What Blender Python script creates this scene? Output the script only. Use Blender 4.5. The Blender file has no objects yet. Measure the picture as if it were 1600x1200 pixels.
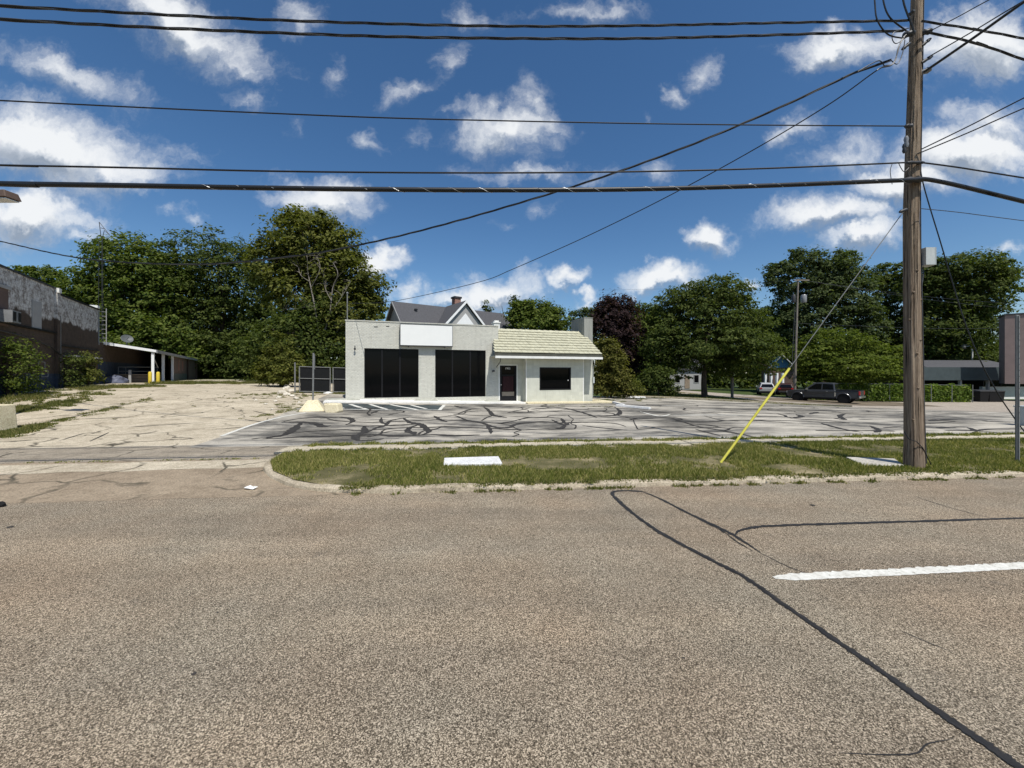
import bpy, bmesh, math, random
import numpy as np
from mathutils import Vector, noise as mnoise
R = math.radians
random.seed(7); RNG = np.random.default_rng(7)
sc = bpy.context.scene
col = sc.collection

# ---------------------------------------------------------------- camera
HC, FPX, HOR = 1.75, 602.0, 583.0          # eye height (m), focal length in photo pixels, horizon row
cam = bpy.data.cameras.new('camera'); camo = bpy.data.objects.new('camera', cam); col.objects.link(camo)
camo.location = (0, 0, HC); camo.rotation_euler = (R(90), 0, 0)
cam.sensor_width = 36; cam.lens = FPX / 1600 * 36; cam.shift_y = -(600 - HOR) / 1600
cam.clip_start = .05; cam.clip_end = 4000
sc.camera = camo

# ---------------------------------------------------------------- sun, sky, exposure
SUN_AZ, SUN_EL = 27.0, 59.0                # degrees to the right of straight behind the camera
sdir = Vector((math.sin(R(SUN_AZ)) * math.cos(R(SUN_EL)), -math.cos(R(SUN_AZ)) * math.cos(R(SUN_EL)), math.sin(R(SUN_EL))))
sl = bpy.data.lights.new('sun', 'SUN'); so = bpy.data.objects.new('sun', sl); col.objects.link(so)
sl.energy = 5.0; sl.angle = R(.53); sl.color = (1, .955, .88)
so.location = (0, 0, 60); so.rotation_euler = sdir.to_track_quat('Z', 'Y').to_euler()

vs = sc.view_settings
vs.view_transform = 'Standard'; vs.look = 'None'; vs.gamma = 1; vs.exposure = 0; vs.use_curve_mapping = False

world = bpy.data.worlds.new('World'); sc.world = world; world.use_nodes = True
def build_world():
    nt = world.node_tree; N = nt.nodes; L = nt.links; N.clear()
    def nd(t, **k):
        n = N.new(t)
        for a, b in k.items(): setattr(n, a, b)
        return n
    def setin(s, v):
        if isinstance(v, bpy.types.NodeSocket): L.new(v, s)
        else: s.default_value = v
    def ma(op, a, b=0.0, c=None, clamp=False):
        n = nd('ShaderNodeMath', operation=op, use_clamp=clamp)
        setin(n.inputs[0], a); setin(n.inputs[1], b)
        if c is not None: setin(n.inputs[2], c)
        return n.outputs[0]
    def vm(op, a, b=None):
        n = nd('ShaderNodeVectorMath', operation=op); setin(n.inputs[0], a)
        if b is not None: setin(n.inputs[1], b)
        return n.outputs['Value'] if op in ('LENGTH', 'DOT_PRODUCT') else n.outputs[0]
    def noi(vec, scale, det, rough=.55):
        n = nd('ShaderNodeTexNoise'); L.new(vec, n.inputs['Vector']); n.inputs['Scale'].default_value = scale
        n.inputs['Detail'].default_value = det; n.inputs['Roughness'].default_value = rough
        return n
    def mr(v, a, b, c=0., d=1., kind='SMOOTHSTEP'):
        n = nd('ShaderNodeMapRange', interpolation_type=kind); setin(n.inputs[0], v)
        for i, x in enumerate((a, b, c, d)): n.inputs[i + 1].default_value = x
        return n.outputs[0]
    sky = nd('ShaderNodeTexSky'); sky.sky_type = 'NISHITA'; sky.sun_disc = False
    sky.sun_elevation = R(SUN_EL); sky.sun_rotation = math.atan2(sdir.x, sdir.y)
    sky.altitude = 300; sky.air_density = 1.0; sky.dust_density = .7; sky.ozone_density = 2.6
    bg = nd('ShaderNodeBackground'); bg.inputs[1].default_value = .112
    # the air between here and deep blue: saturate the clear sky a little
    hs = nd('ShaderNodeHueSaturation'); hs.inputs['Saturation'].default_value = 1.22
    L.new(sky.outputs[0], hs.inputs['Color']); L.new(hs.outputs[0], bg.inputs[0])
    tc = nd('ShaderNodeTexCoord'); D = tc.outputs['Generated']
    sep = nd('ShaderNodeSeparateXYZ'); L.new(D, sep.inputs[0])
    yy = ma('MAXIMUM', sep.outputs[1], .05)
    u = ma('DIVIDE', sep.outputs[0], yy); v = ma('DIVIDE', sep.outputs[2], yy)
    cb = nd('ShaderNodeCombineXYZ'); L.new(u, cb.inputs[0]); L.new(v, cb.inputs[1]); UV = cb.outputs[0]
    # ragged outlines: warp the cloud coordinates
    w1 = noi(UV, 3.2, 5, .62).outputs['Color']; w1 = vm('SUBTRACT', w1, (.5, .5, .5))
    w2 = noi(UV, 13.0, 7, .66).outputs['Color']; w2 = vm('SUBTRACT', w2, (.5, .5, .5))
    sc1 = nd('ShaderNodeVectorMath', operation='SCALE'); L.new(w1, sc1.inputs[0]); sc1.inputs[3].default_value = .20
    sc2 = nd('ShaderNodeVectorMath', operation='SCALE'); L.new(w2, sc2.inputs[0]); sc2.inputs[3].default_value = .085
    UVw = vm('ADD', vm('ADD', UV, sc1.outputs[0]), sc2.outputs[0])
    # cloud banks: bearing/height of centre, half sizes (photo pixels), tilt in degrees, thickness
    banks = [(270,40,190,50,-22,.95),(370,95,70,24,-28,.7),(90,105,190,34,-18,.62),(60,232,235,74,-8,1.25),(180,262,120,40,-10,1.0),
      (40,335,140,52,4,1.05),(120,365,60,28,0,.8),(465,22,44,46,20,.7),(790,205,100,46,0,1.05),(735,185,50,26,0,.8),(830,165,36,36,0,.7),
      (645,140,60,20,10,.55),(705,108,30,42,-30,.55),(572,215,30,32,-40,.72),(500,322,88,42,-6,1.05),(600,414,52,26,-4,1.05),(770,456,92,32,6,1.15),
      (715,468,70,24,0,1.0),(650,457,38,20,0,.75),(888,432,38,20,0,.9),(915,459,28,12,0,.85),(1030,443,68,26,10,1.0),(1106,376,42,28,8,1.05),
      (1170,443,34,14,0,.85),(1100,106,30,26,0,.72),(1062,140,30,20,30,.5),(1305,80,110,40,8,.95),(1400,60,90,30,10,.7),(1530,70,150,66,12,1.0),
      (1238,202,54,30,22,.72),(1335,243,80,34,12,.75),(1510,240,150,60,6,1.15),(1560,190,90,50,0,.9),(1420,290,110,40,0,.95),(1285,338,118,36,4,1.1),
      (1345,372,88,28,8,1.05),(1010,275,46,30,20,.6),(830,270,110,18,0,.52),(930,264,40,18,0,.5),(850,330,28,14,10,.45),(895,8,120,22,0,.6),(725,10,30,30,0,.5),
      (1585,396,44,13,10,.8),(455,196,22,22,0,.5),(265,331,24,14,0,.55),(385,150,40,16,-30,.42),(1500,175,50,22,20,.55),(530,118,20,40,-20,.35),(300,342,16,10,0,.4),
      (640,215,30,16,-20,.35),(1015,172,14,14,0,.35),(790,360,20,10,0,.3),(-160,180,190,90,0,1.0),(-250,340,160,60,0,1.0),(1760,140,120,70,0,.9),(1790,330,140,50,0,.95),
      (300,-80,160,50,0,.8),(820,-110,150,50,10,.7),(1300,-90,140,60,0,.8),(-100,-60,170,70,0,.9),(1720,-60,150,60,0,.8)]
    def bank_field(vec):
        fld = None
        for (px, py, rx, ry, an, st) in banks:
            st = st if st > .8 else st * .82
            m = nd('ShaderNodeMapping', vector_type='TEXTURE'); L.new(vec, m.inputs[0])
            m.inputs['Location'].default_value = ((px - 800) / FPX, (HOR - py) / FPX, 0)
            m.inputs['Rotation'].default_value = (0, 0, R(an)); m.inputs['Scale'].default_value = (rx / FPX * 1.15, ry / FPX * 1.22, 1)
            f = ma('MULTIPLY_ADD', vm('LENGTH', m.outputs[0]), -st, st)
            fld = f if fld is None else ma('SMOOTH_MAX', fld, f, .12)
        return fld
    fld = bank_field(UVw); fld_up = bank_field(vm('ADD', UVw, (.006, .03, 0)))
    # all round: the same broken fair-weather cloud, laid out on a flat layer overhead
    zz = ma('MAXIMUM', sep.outputs[2], .04)
    pl = nd('ShaderNodeCombineXYZ'); L.new(ma('DIVIDE', sep.outputs[0], zz), pl.inputs[0]); L.new(ma('DIVIDE', sep.outputs[1], zz), pl.inputs[1])
    gen = noi(pl.outputs[0], .75, 6, .55).outputs[0]
    gen = mr(gen, .5, .80, -.75, 1.0, 'LINEAR')
    front = ma('MULTIPLY', mr(sep.outputs[1], .32, .42), mr(ma('ABSOLUTE', u), 1.75, 1.55))
    front = ma('MULTIPLY', front, mr(v, 1.2, 1.08))
    mixf = nd('ShaderNodeMix', data_type='FLOAT'); L.new(front, mixf.inputs[0]); L.new(gen, mixf.inputs[2]); L.new(fld, mixf.inputs[3])
    field = mixf.outputs[0]
    strm = nd('ShaderNodeMapping'); L.new(UVw, strm.inputs[0]); strm.inputs['Rotation'].default_value = (0, 0, R(14)); strm.inputs['Scale'].default_value = (.75, 1.25, 1)
    UVs = strm.outputs[0]; fb = noi(UVs, 6.0, 10, .64).outputs[0]
    off = vm('ADD', UVs, (.012, .045, 0)); fb2 = noi(off, 6.0, 6, .58).outputs[0]
    dn = ma('ADD', field, ma('MULTIPLY', ma('SUBTRACT', fb, .54), 1.55))
    # below-surface of the noise keeps thin veils from filling the whole bank
    dens = mr(dn, -.06, .84)
    dens = ma('MULTIPLY', dens, mr(sep.outputs[2], -.01, .03), clamp=True)
    thick = mr(dn, .40, 1.25)
    rel = ma('MULTIPLY', ma('SUBTRACT', fb, fb2), 1.0)
    big = noi(UV, 3.2, 3, .5).outputs[0]
    lit = ma('MULTIPLY', ma('MULTIPLY', ma('SUBTRACT', fld, fld_up), front), 1.5)
    shade = ma('ADD', ma('MULTIPLY_ADD', thick, -.16, .90), ma('ADD', rel, lit))
    shade = ma('ADD', shade, ma('MULTIPLY', ma('SUBTRACT', big, .5), .35))
    shade = ma('MINIMUM', ma('MAXIMUM', shade, .42), 1.0)
    ramp = nd('ShaderNodeValToRGB'); L.new(shade, ramp.inputs[0])
    ramp.color_ramp.elements[0].position = .40; ramp.color_ramp.elements[0].color = (.30, .36, .45, 1)
    ramp.color_ramp.elements[1].position = 1.0; ramp.color_ramp.elements[1].color = (.93, .95, .97, 1)
    e = ramp.color_ramp.elements.new(.72); e.color = (.62, .67, .74, 1)
    bc = nd('ShaderNodeBackground'); L.new(ramp.outputs[0], bc.inputs[0]); bc.inputs[1].default_value = .98
    mx = nd('ShaderNodeMixShader'); L.new(ma('MULTIPLY', ma('POWER', dens, 1.15), .97), mx.inputs[0]); L.new(bg.outputs[0], mx.inputs[1]); L.new(bc.outputs[0], mx.inputs[2])
    out = nd('ShaderNodeOutputWorld'); L.new(mx.outputs[0], out.inputs[0])
build_world()

# ---------------------------------------------------------------- ground heights and placing helpers
CS, SS = math.cos(R(5)), math.sin(R(5))            # the street runs 5 degrees off the view plane
def S(s, n): return (s * CS - n * SS, s * SS + n * CS)
def sn(x, y): return (x * CS + y * SS, -x * SS + y * CS)
KX = [-60, -34, -28, -20, -14, -8.9, -.9, 6, 17, 30, 42, 90]
KZ = [1.0, 1.0, .95, .70, .52, .36, .0, -.12, -.48, -1.12, -1.45, -1.7]
def gx(x):
    if x <= KX[0]: return KZ[0]
    for i in range(len(KX) - 1):
        if x <= KX[i + 1]:
            t = (x - KX[i]) / (KX[i + 1] - KX[i])
            return KZ[i] + (KZ[i + 1] - KZ[i]) * t
    return KZ[-1]
def zf(x, y):
    s, n = sn(x, y)
    w = 12 + 10 * min(1, max(0, (x + 25) / 45))
    t = min(1, max(0, (n - 9.6) / w)); t = t * t * (3 - 2 * t)
    g = (gx(x) + gx(x - 1.5) + gx(x + 1.5)) / 3
    return g * t
def at(px, py, d): return Vector(((px - 800) / FPX * d, d, HC + (HOR - py) / FPX * d))
def gnd(px, py, lift=0.):
    k = (px - 800) / FPX; m = (HOR - py) / FPX
    d = max(2.0, min(120, -HC / m if m < -.004 else 120))
    for _ in range(40):
        z = zf(k * d, d) + lift
        d2 = (z - HC) / m if m < -1e-4 else 120
        d = .5 * d + .5 * max(1.2, min(140, d2))
    return (k * d, d)

# ---------------------------------------------------------------- materials
MATS = {}
class NB:
    def __init__(s, name):
        s.m = bpy.data.materials.new(name); s.m.use_nodes = True
        s.nt = s.m.node_tree; s.N = s.nt.nodes; s.L = s.nt.links
        s.b = s.N['Principled BSDF']; s.out = s.N['Material Output']
        s.tc = s.N.new('ShaderNodeTexCoord'); s.P = s.tc.outputs['Object']
    def set(s, sock, v):
        if isinstance(v, bpy.types.NodeSocket): s.L.new(v, sock)
        else: sock.default_value = v if not (isinstance(v, tuple) and len(v) == 3 and sock.type == 'RGBA') else (*v, 1)
    def noise(s, scale, det=4, rough=.55, vec=None, stretch=None):
        n = s.N.new('ShaderNodeTexNoise'); vec = vec or s.P
        if stretch:
            mp = s.N.new('ShaderNodeMapping'); s.L.new(vec, mp.inputs[0]); mp.inputs['Scale'].default_value = stretch; vec = mp.outputs[0]
        s.L.new(vec, n.inputs['Vector']); n.inputs['Scale'].default_value = scale; n.inputs['Detail'].default_value = det; n.inputs['Roughness'].default_value = rough
        return n.outputs[0]
    def voro(s, scale, out='Distance', feature='F1', vec=None):
        n = s.N.new('ShaderNodeTexVoronoi'); n.feature = feature; s.L.new(vec or s.P, n.inputs['Vector']); n.inputs['Scale'].default_value = scale
        return n.outputs[out]
    def ramp(s, v, stops, interp='LINEAR'):
        n = s.N.new('ShaderNodeValToRGB'); s.L.new(v, n.inputs[0]); r = n.color_ramp; r.interpolation = interp
        while len(r.elements) < len(stops): r.elements.new(.5)
        for e, (p, c) in zip(r.elements, stops):
            e.position = p; e.color = (*c, 1) if isinstance(c, tuple) else (c, c, c, 1)
        return n.outputs[0]
    def mix(s, f, a, b, kind='MIX'):
        n = s.N.new('ShaderNodeMix'); n.data_type = 'RGBA'; n.blend_type = kind
        s.set(n.inputs[0], f); s.set(n.inputs[6], a); s.set(n.inputs[7], b); return n.outputs[2]
    def math(s, op, a, b=0., clamp=False):
        n = s.N.new('ShaderNodeMath'); n.operation = op; n.use_clamp = clamp; s.set(n.inputs[0], a); s.set(n.inputs[1], b); return n.outputs[0]
    def bump(s, h, strength=.3, dist=.01):
        n = s.N.new('ShaderNodeBump'); s.L.new(h, n.inputs['Height']); n.inputs['Strength'].default_value = strength; n.inputs['Distance'].default_value = dist
        s.L.new(n.outputs[0], s.b.inputs['Normal'])
    def base(s, c): s.set(s.b.inputs['Base Color'], c)
    def fin(s, rough=.8, spec=.3, metal=0):
        s.set(s.b.inputs['Roughness'], rough); s.b.inputs['Specular IOR Level'].default_value = spec; s.b.inputs['Metallic'].default_value = metal
        MATS[s.m.name] = s.m; return s.m
def plain(name, c, rough=.6, spec=.3, metal=0, var=.25, scale=3., bump=0):
    b = NB(name); n = b.noise(scale, 5, .6); n2 = b.noise(scale * 9, 3, .6)
    f = b.math('ADD', b.math('MULTIPLY', n, .7), b.math('MULTIPLY', n2, .3))
    lo = tuple(x * (1 - var) for x in c); hi = tuple(min(1, x * (1 + var)) for x in c)
    b.base(b.ramp(f, [(.3, lo), (.7, hi)]))
    if bump: b.bump(n2, bump, .01)
    return b.fin(rough, spec, metal)

def mk_road():
    b = NB('road_asphalt')
    st = b.voro(205, 'Color'); g = b.noise(330, 2, .7); m = b.noise(85, 3, .6)
    sep = b.N.new('ShaderNodeSeparateColor'); b.L.new(st, sep.inputs[0])
    f = b.math('ADD', b.math('MULTIPLY', sep.outputs[0], .62), b.math('MULTIPLY', g, .44))
    f = b.math('ADD', f, b.math('MULTIPLY', b.math('SUBTRACT', m, .5), .45))
    c = b.ramp(f, [(.20, (.030, .024, .0165)), (.40, (.138, .114, .080)), (.6, (.285, .239, .172)), (.84, (.74, .64, .48))])
    big = b.noise(.55, 4, .55); bands = b.noise(.8, 4, .6, stretch=(.10, 1.0, 1))
    c = b.mix(b.ramp(big, [(.35, 0.), (.7, .8)]), c, b.mix(1., c, (1.10, .98, .90), 'MULTIPLY'))
    c = b.mix(b.ramp(bands, [(.38, 0.), (.62, .95)]), c, b.mix(1., c, (.72, .735, .76), 'MULTIPLY'))
    mott = b.noise(1.9, 5, .62); c = b.mix(b.ramp(mott, [(.42, 0.), (.66, .55)]), c, b.mix(1., c, (.78, .77, .76), 'MULTIPLY'))
    stain = b.noise(2.3, 5, .65); c = b.mix(b.ramp(stain, [(.64, 0.), (.74, .5)]), c, (.09, .078, .066))
    wh = b.noise(.35, 3, .5, stretch=(.05, 1.6, 1)); c = b.mix(b.ramp(wh, [(.40, 0.), (.6, .8)]), c, b.mix(1., c, (.84, .83, .82), 'MULTIPLY'))
    oil = b.noise(.9, 4, .55, stretch=(.25, 2.0, 1)); c = b.mix(b.ramp(oil, [(.60, 0.), (.72, .5)]), c, b.mix(1., c, (.66, .66, .67), 'MULTIPLY'))
    b.base(c); b.bump(f, .55, .008); return b.fin(.92, .2)
def mk_lot():
    b = NB('lot_asphalt')
    a = b.noise(.42, 6, .62, stretch=(.6, 1.0, 1)); a2 = b.noise(1.7, 6, .7, stretch=(.5, 1.4, 1)); g = b.noise(60, 3, .7)
    f = b.math('ADD', b.math('MULTIPLY', a, .55), b.math('MULTIPLY', a2, .45))
    c = b.ramp(f, [(.36, (.05, .047, .042)), (.445, (.15, .142, .124)), (.495, (.29, .268, .226)), (.57, (.45, .415, .345))])
    blot = b.noise(.23, 3, .5); c = b.mix(b.ramp(blot, [(.52, 0.), (.64, .75)]), c, b.mix(1., c, (.40, .40, .40), 'MULTIPLY'))
    c = b.mix(.5, c, b.ramp(g, [(.3, .25), (.7, .85)]), 'OVERLAY')
    b.base(c); b.bump(g, .4, .008); return b.fin(.93, .15)
def mk_concrete(name, lo, hi, crack=True, grass=False):
    b = NB(name)
    a = b.noise(.8, 6, .65); g = b.noise(38, 5, .8); a2 = b.noise(5, 6, .72)
    f = b.math('ADD', b.math('MULTIPLY', a, .5), b.math('MULTIPLY', a2, .5))
    c = b.ramp(f, [(.36, lo), (.62, hi)])
    c = b.mix(.75, c, b.ramp(g, [(.32, .16), (.66, .86)]), 'OVERLAY')
    pit = b.noise(11, 4, .7); c = b.mix(b.ramp(pit, [(.60, 0.), (.68, .45)]), c, tuple(x * .55 for x in lo))
    if crack:
        wv = b.N.new('ShaderNodeVectorMath'); wv.operation = 'ADD'; nn = b.N.new('ShaderNodeTexNoise'); b.L.new(b.P, nn.inputs['Vector']); nn.inputs['Scale'].default_value = .9; nn.inputs['Detail'].default_value = 4
        b.L.new(b.P, wv.inputs[0]); b.L.new(nn.outputs['Color'], wv.inputs[1])
        e = b.voro(.62, 'Distance', 'DISTANCE_TO_EDGE', wv.outputs[0]); br = b.noise(.7, 3)
        w = b.math('MULTIPLY', b.ramp(e, [(.006, 1.), (.026, 0.)]), b.ramp(br, [(.42, 0.), (.54, .95)]))
        c = b.mix(w, c, (.07, .062, .045))
    b.base(c); b.bump(g, .35, .008); return b.fin(.93, .15)
def mk_leaf(name, c1, c2, c3, trans=.36, rough=.75):
    b = NB(name); geo = b.N.new('ShaderNodeNewGeometry'); r = geo.outputs['Random Per Island']
    n = b.noise(.35, 3, .5)
    f = b.math('ADD', b.math('MULTIPLY', r, .6), b.math('MULTIPLY', n, .4))
    c = b.ramp(f, [(.2, c1), (.5, c2), (.8, c3)]); b.base(c)
    tr = b.N.new('ShaderNodeBsdfTranslucent'); b.L.new(b.mix(1., c, (1.5, 1.6, .6), 'MULTIPLY'), tr.inputs[0])
    mx = b.N.new('ShaderNodeMixShader'); mx.inputs[0].default_value = trans
    b.L.new(b.b.outputs[0], mx.inputs[1]); b.L.new(tr.outputs[0], mx.inputs[2]); b.L.new(mx.outputs[0], b.out.inputs[0])
    return b.fin(rough, .10)
def mk_soil(name, stops, scale=1.5):
    b = NB(name); a = b.noise(scale, 6, .65); g = b.noise(40, 3, .7)
    f = b.math('ADD', b.math('MULTIPLY', a, .75), b.math('MULTIPLY', g, .25)); b.base(b.ramp(f, stops)); b.bump(g, .6, .02); return b.fin(.95, .1)
def mk_brick(name, c, mort, peel=None, vertical=False, bw=.22, rh=.075, strength=.5):
    b = NB(name); geo = b.N.new('ShaderNodeNewGeometry')
    # lay the courses along the wall: wall-local coordinates come from the object's own axes
    br = b.N.new('ShaderNodeTexBrick'); sp = b.N.new('ShaderNodeSeparateXYZ'); b.L.new(b.P, sp.inputs[0])
    cx = b.N.new('ShaderNodeCombineXYZ'); b.L.new(b.math('ADD', sp.outputs[0], sp.outputs[1]), cx.inputs[0]); b.L.new(sp.outputs[2], cx.inputs[1])
    b.L.new(cx.outputs[0], br.inputs['Vector']); br.inputs['Scale'].default_value = 1; br.inputs['Mortar Size'].default_value = .008
    br.inputs['Brick Width'].default_value = bw; br.inputs['Row Height'].default_value = rh; br.inputs['Bias'].default_value = 0
    br.inputs['Color1'].default_value = (*c, 1); br.inputs['Color2'].default_value = (*[x * .88 for x in c], 1); br.inputs['Mortar'].default_value = (*mort, 1)
    col_ = br.outputs['Color']; n = b.noise(2.2, 6, .7); ns = b.noise(9, 5, .7, stretch=(1, 1, 3.2))
    col_ = b.mix(b.ramp(n, [(.4, 0.), (.7, .35)]), col_, tuple(x * .78 for x in c)); dr = b.noise(3.2, 5, .65, stretch=(2.2, 2.2, .16)); col_ = b.mix(b.ramp(dr, [(.52, 0.), (.70, .4)]), col_, tuple(x * .6 for x in c))
    col_ = b.mix(b.ramp(ns, [(.585, 0.), (.66, .85)]), col_, peel or tuple(x * .5 for x in c))
    b.base(col_)
    h = b.math('SUBTRACT', b.math('MULTIPLY', ns, .6), br.outputs['Fac']); b.bump(h, strength, .012); return b.fin(.75, .25)
def mk_wood():
    b = NB('pole_wood')
    f = b.noise(6, 8, .72, stretch=(6, 6, .14)); g = b.noise(60, 4, .75, stretch=(3, 3, .10)); ck = b.noise(11, 5, .65, stretch=(4.5, 4.5, .06))
    c = b.ramp(f, [(.32, (.10, .07, .047)), (.5, (.25, .19, .135)), (.68, (.42, .34, .25))])
    c = b.mix(.5, c, b.ramp(g, [(.3, .2), (.7, .8)]), 'OVERLAY')
    c = b.mix(b.ramp(ck, [(.56, 0.), (.62, .9)]), c, (.02, .014, .01))
    b.base(c); b.bump(b.math('SUBTRACT', b.math('ADD', f, b.math('MULTIPLY', g, .5)), b.math('MULTIPLY', b.ramp(ck, [(.58, 0.), (.66, 1.)]), 1.4)), .9, .03); return b.fin(.85, .15)
def mk_oldwall():
    b = NB('old_painted_wall'); sp = b.N.new('ShaderNodeSeparateXYZ'); b.L.new(b.P, sp.inputs[0]); z = sp.outputs[2]
    n1 = b.noise(.9, 5, .6); n2 = b.noise(3.2, 7, .72); n3 = b.noise(8, 6, .7)
    zz = b.math('ADD', z, b.math('MULTIPLY', b.math('SUBTRACT', n1, .5), 1.3))
    white = b.ramp(b.math('ADD', b.math('MULTIPLY', n2, .6), b.math('MULTIPLY', n3, .4)), [(.42, (.20, .17, .15)), (.49, (.42, .40, .37)), (.56, (.62, .61, .58))])
    brown = b.ramp(n2, [(.35, (.058, .043, .033)), (.7, (.098, .072, .054))])
    blue = b.ramp(n2, [(.35, (.022, .036, .062)), (.7, (.05, .07, .105))])
    c = b.mix(b.ramp(b.math('MULTIPLY', zz, .1), [(.470, 0.), (.482, 1.)]), brown, white)
    c = b.mix(b.ramp(b.math('MULTIPLY', z, .1), [(.171, 1.), (.173, 0.)]), c, blue)
    br = b.N.new('ShaderNodeTexBrick'); cx = b.N.new('ShaderNodeCombineXYZ'); b.L.new(b.math('ADD', sp.outputs[0], b.math('MULTIPLY', sp.outputs[1], -.55)), cx.inputs[0]); b.L.new(z, cx.inputs[1])
    b.L.new(cx.outputs[0], br.inputs['Vector']); br.inputs['Scale'].default_value = 1; br.inputs['Brick Width'].default_value = .4; br.inputs['Row Height'].default_value = .2; br.inputs['Mortar Size'].default_value = .008
    b.base(b.mix(b.math('MULTIPLY', br.outputs['Fac'], .35), c, (.05, .042, .036))); b.bump(b.math('SUBTRACT', n3, br.outputs['Fac']), .5, .012); return b.fin(.85, .2)
def mk_glass(name, c=(.003, .0032, .0038), rough=.04):
    b = NB(name); n = b.noise(1.2, 3); b.base(c); b.bump(n, .04, .02); return b.fin(b.ramp(b.noise(5, 4), [(.3, rough), (.8, rough * 2.5)]), .10)
def mk_vert_metal():
    b = NB('ribbed_metal'); w = b.N.new('ShaderNodeTexNoise'); n = b.noise(2, 5, .6, stretch=(3, 3, .3))
    b.base(b.ramp(n, [(.3, (.22, .225, .20)), (.7, (.32, .325, .29))])); return b.fin(.6, .4)

def mk_line():
    b = NB('line_paint'); n = b.noise(26, 5, .75); m = b.noise(5, 4, .6); sp = b.noise(120, 2, .7)
    c = b.ramp(n, [(.3, (.50, .49, .43)), (.7, (.74, .73, .67))]); w = b.math('ADD', b.math('MULTIPLY', n, .6), b.math('MULTIPLY', sp, .4))
    c = b.mix(b.ramp(w, [(.36, 1.), (.43, 0.)]), c, (.19, .165, .13)); c = b.mix(b.ramp(m, [(.52, 0.), (.7, .35)]), c, (.42, .39, .33)); b.base(c); return b.fin(.85, .2)
mk_road(); mk_lot(); mk_line()
mk_concrete('old_concrete', (.29, .245, .175), (.54, .475, .36)); mk_concrete('apron_asphalt', (.19, .148, .102), (.34, .275, .195))
mk_concrete('sidewalk_concrete', (.32, .28, .20), (.52, .46, .345), crack=False); mk_concrete('curb_concrete', (.24, .20, .14), (.46, .40, .30), crack=False)
mk_concrete('strip_asphalt', (.17, .145, .11), (.33, .285, .22)); mk_concrete('side_road', (.26, .225, .18), (.40, .35, .29), crack=False)
mk_concrete('white_slab', (.52, .52, .50), (.74, .74, .72), crack=False); mk_concrete('grey_slab', (.36, .34, .29), (.52, .49, .43), crack=False)
mk_concrete('yellow_base', (.52, .45, .29), (.70, .62, .43), crack=False); mk_concrete('walk_white', (.58, .57, .53), (.80, .79, .75), crack=False)
mk_concrete('grey_stone', (.26, .26, .22), (.42, .42, .36), crack=False); mk_concrete('rubble_stone', (.44, .40, .32), (.66, .61, .52), crack=False)
mk_soil('verge_soil', [(.30, (.065, .064, .025)), (.48, (.115, .105, .05)), (.60, (.27, .225, .13)), (.72, (.46, .39, .26))])
mk_soil('lawn_ground', [(.35, (.035, .055, .016)), (.55, (.06, .085, .025)), (.72, (.13, .12, .06))], .5)
mk_soil('dirt', [(.35, (.10, .08, .055)), (.6, (.20, .165, .12)), (.75, (.30, .25, .19))], .8)
mk_leaf('grass_blade', (.075, .105, .018), (.165, .182, .042), (.42, .36, .15), .3, .8)
mk_leaf('dry_weed', (.07, .09, .02), (.125, .14, .04), (.27, .23, .10), .3, .8)
mk_leaf('leaf_dark', (.030, .046, .010), (.062, .086, .020), (.115, .135, .038))
mk_leaf('leaf_mid', (.036, .060, .010), (.082, .114, .022), (.150, .178, .042))
mk_leaf('leaf_olive', (.046, .058, .011), (.100, .112, .024), (.175, .178, .048))
mk_leaf('leaf_bright', (.036, .058, .008), (.085, .115, .017), (.150, .180, .034))
mk_leaf('leaf_yellow', (.060, .066, .014), (.110, .110, .026), (.170, .155, .050))
mk_leaf('leaf_purple', (.016, .011, .011), (.036, .022, .023), (.066, .040, .040))
mk_leaf('leaf_blue', (.032, .050, .018), (.066, .090, .034), (.118, .142, .060))
mk_leaf('leaf_ivy', (.05, .09, .015), (.11, .165, .032), (.22, .27, .075))
mk_brick('white_brick', (.62, .615, .54), (.50, .495, .435), (.27, .265, .22), strength=.9); mk_brick('smooth_wall', (.56, .57, .495), (.53, .54, .47), (.44, .45, .39), bw=.4, rh=.2, strength=.18)
mk_brick('red_brick', (.30, .13, .09), (.36, .32, .28), (.16, .07, .05)); mk_wood(); mk_oldwall(); mk_glass('dark_glass'); mk_vert_metal()
mk_glass('car_glass', (.004, .0045, .005), .03); MATS['car_glass'].node_tree.nodes['Principled BSDF'].inputs['Specular IOR Level'].default_value = .3
plain('black_frame', (.008, .008, .009), .5, .2); plain('sign_white', (.76, .765, .735), .35, .4, var=.03); plain('white_paint', (.72, .72, .68), .6, var=.12)
plain('old_tar', (.040, .037, .033), .75, .2, var=.45, scale=9); plain('teal_paint', (.050, .062, .062), .8, var=.5, scale=2); plain('yellow_paint', (.70, .64, .10), .6, var=.22, scale=5)
plain('bollard_yellow', (.62, .47, .05), .6, var=.15); plain('tar', (.024, .022, .020), .55, .35, var=.4, scale=12, bump=.4); plain('cable_black', (.010, .011, .012), .45, .4)
plain('cable_grey', (.05, .052, .055), .5, .4); plain('galvanised', (.17, .175, .17), .55, .35, 0, var=.2, scale=8); plain('steel_wire', (.55, .56, .56), .4, .5, .5, var=.1)
plain('grey_box', (.42, .45, .44), .5, .4, var=.12); plain('porcelain', (.20, .205, .21), .3, .5); plain('dark_metal', (.035, .036, .038), .5, .4)
plain('mauve_wall', (.25, .19, .17), .8, var=.15, scale=1); plain('teal_fascia', (.055, .072, .075), .6, var=.18, scale=1.5); plain('shingle', (.075, .075, .080), .9, var=.4, scale=10)
plain('siding_white', (.78, .79, .78), .6, var=.06); plain('siding_grey', (.33, .33, .32), .7, var=.1); plain('bark', (.075, .058, .044), .95, .1, var=.45, scale=6, bump=.6)
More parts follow.
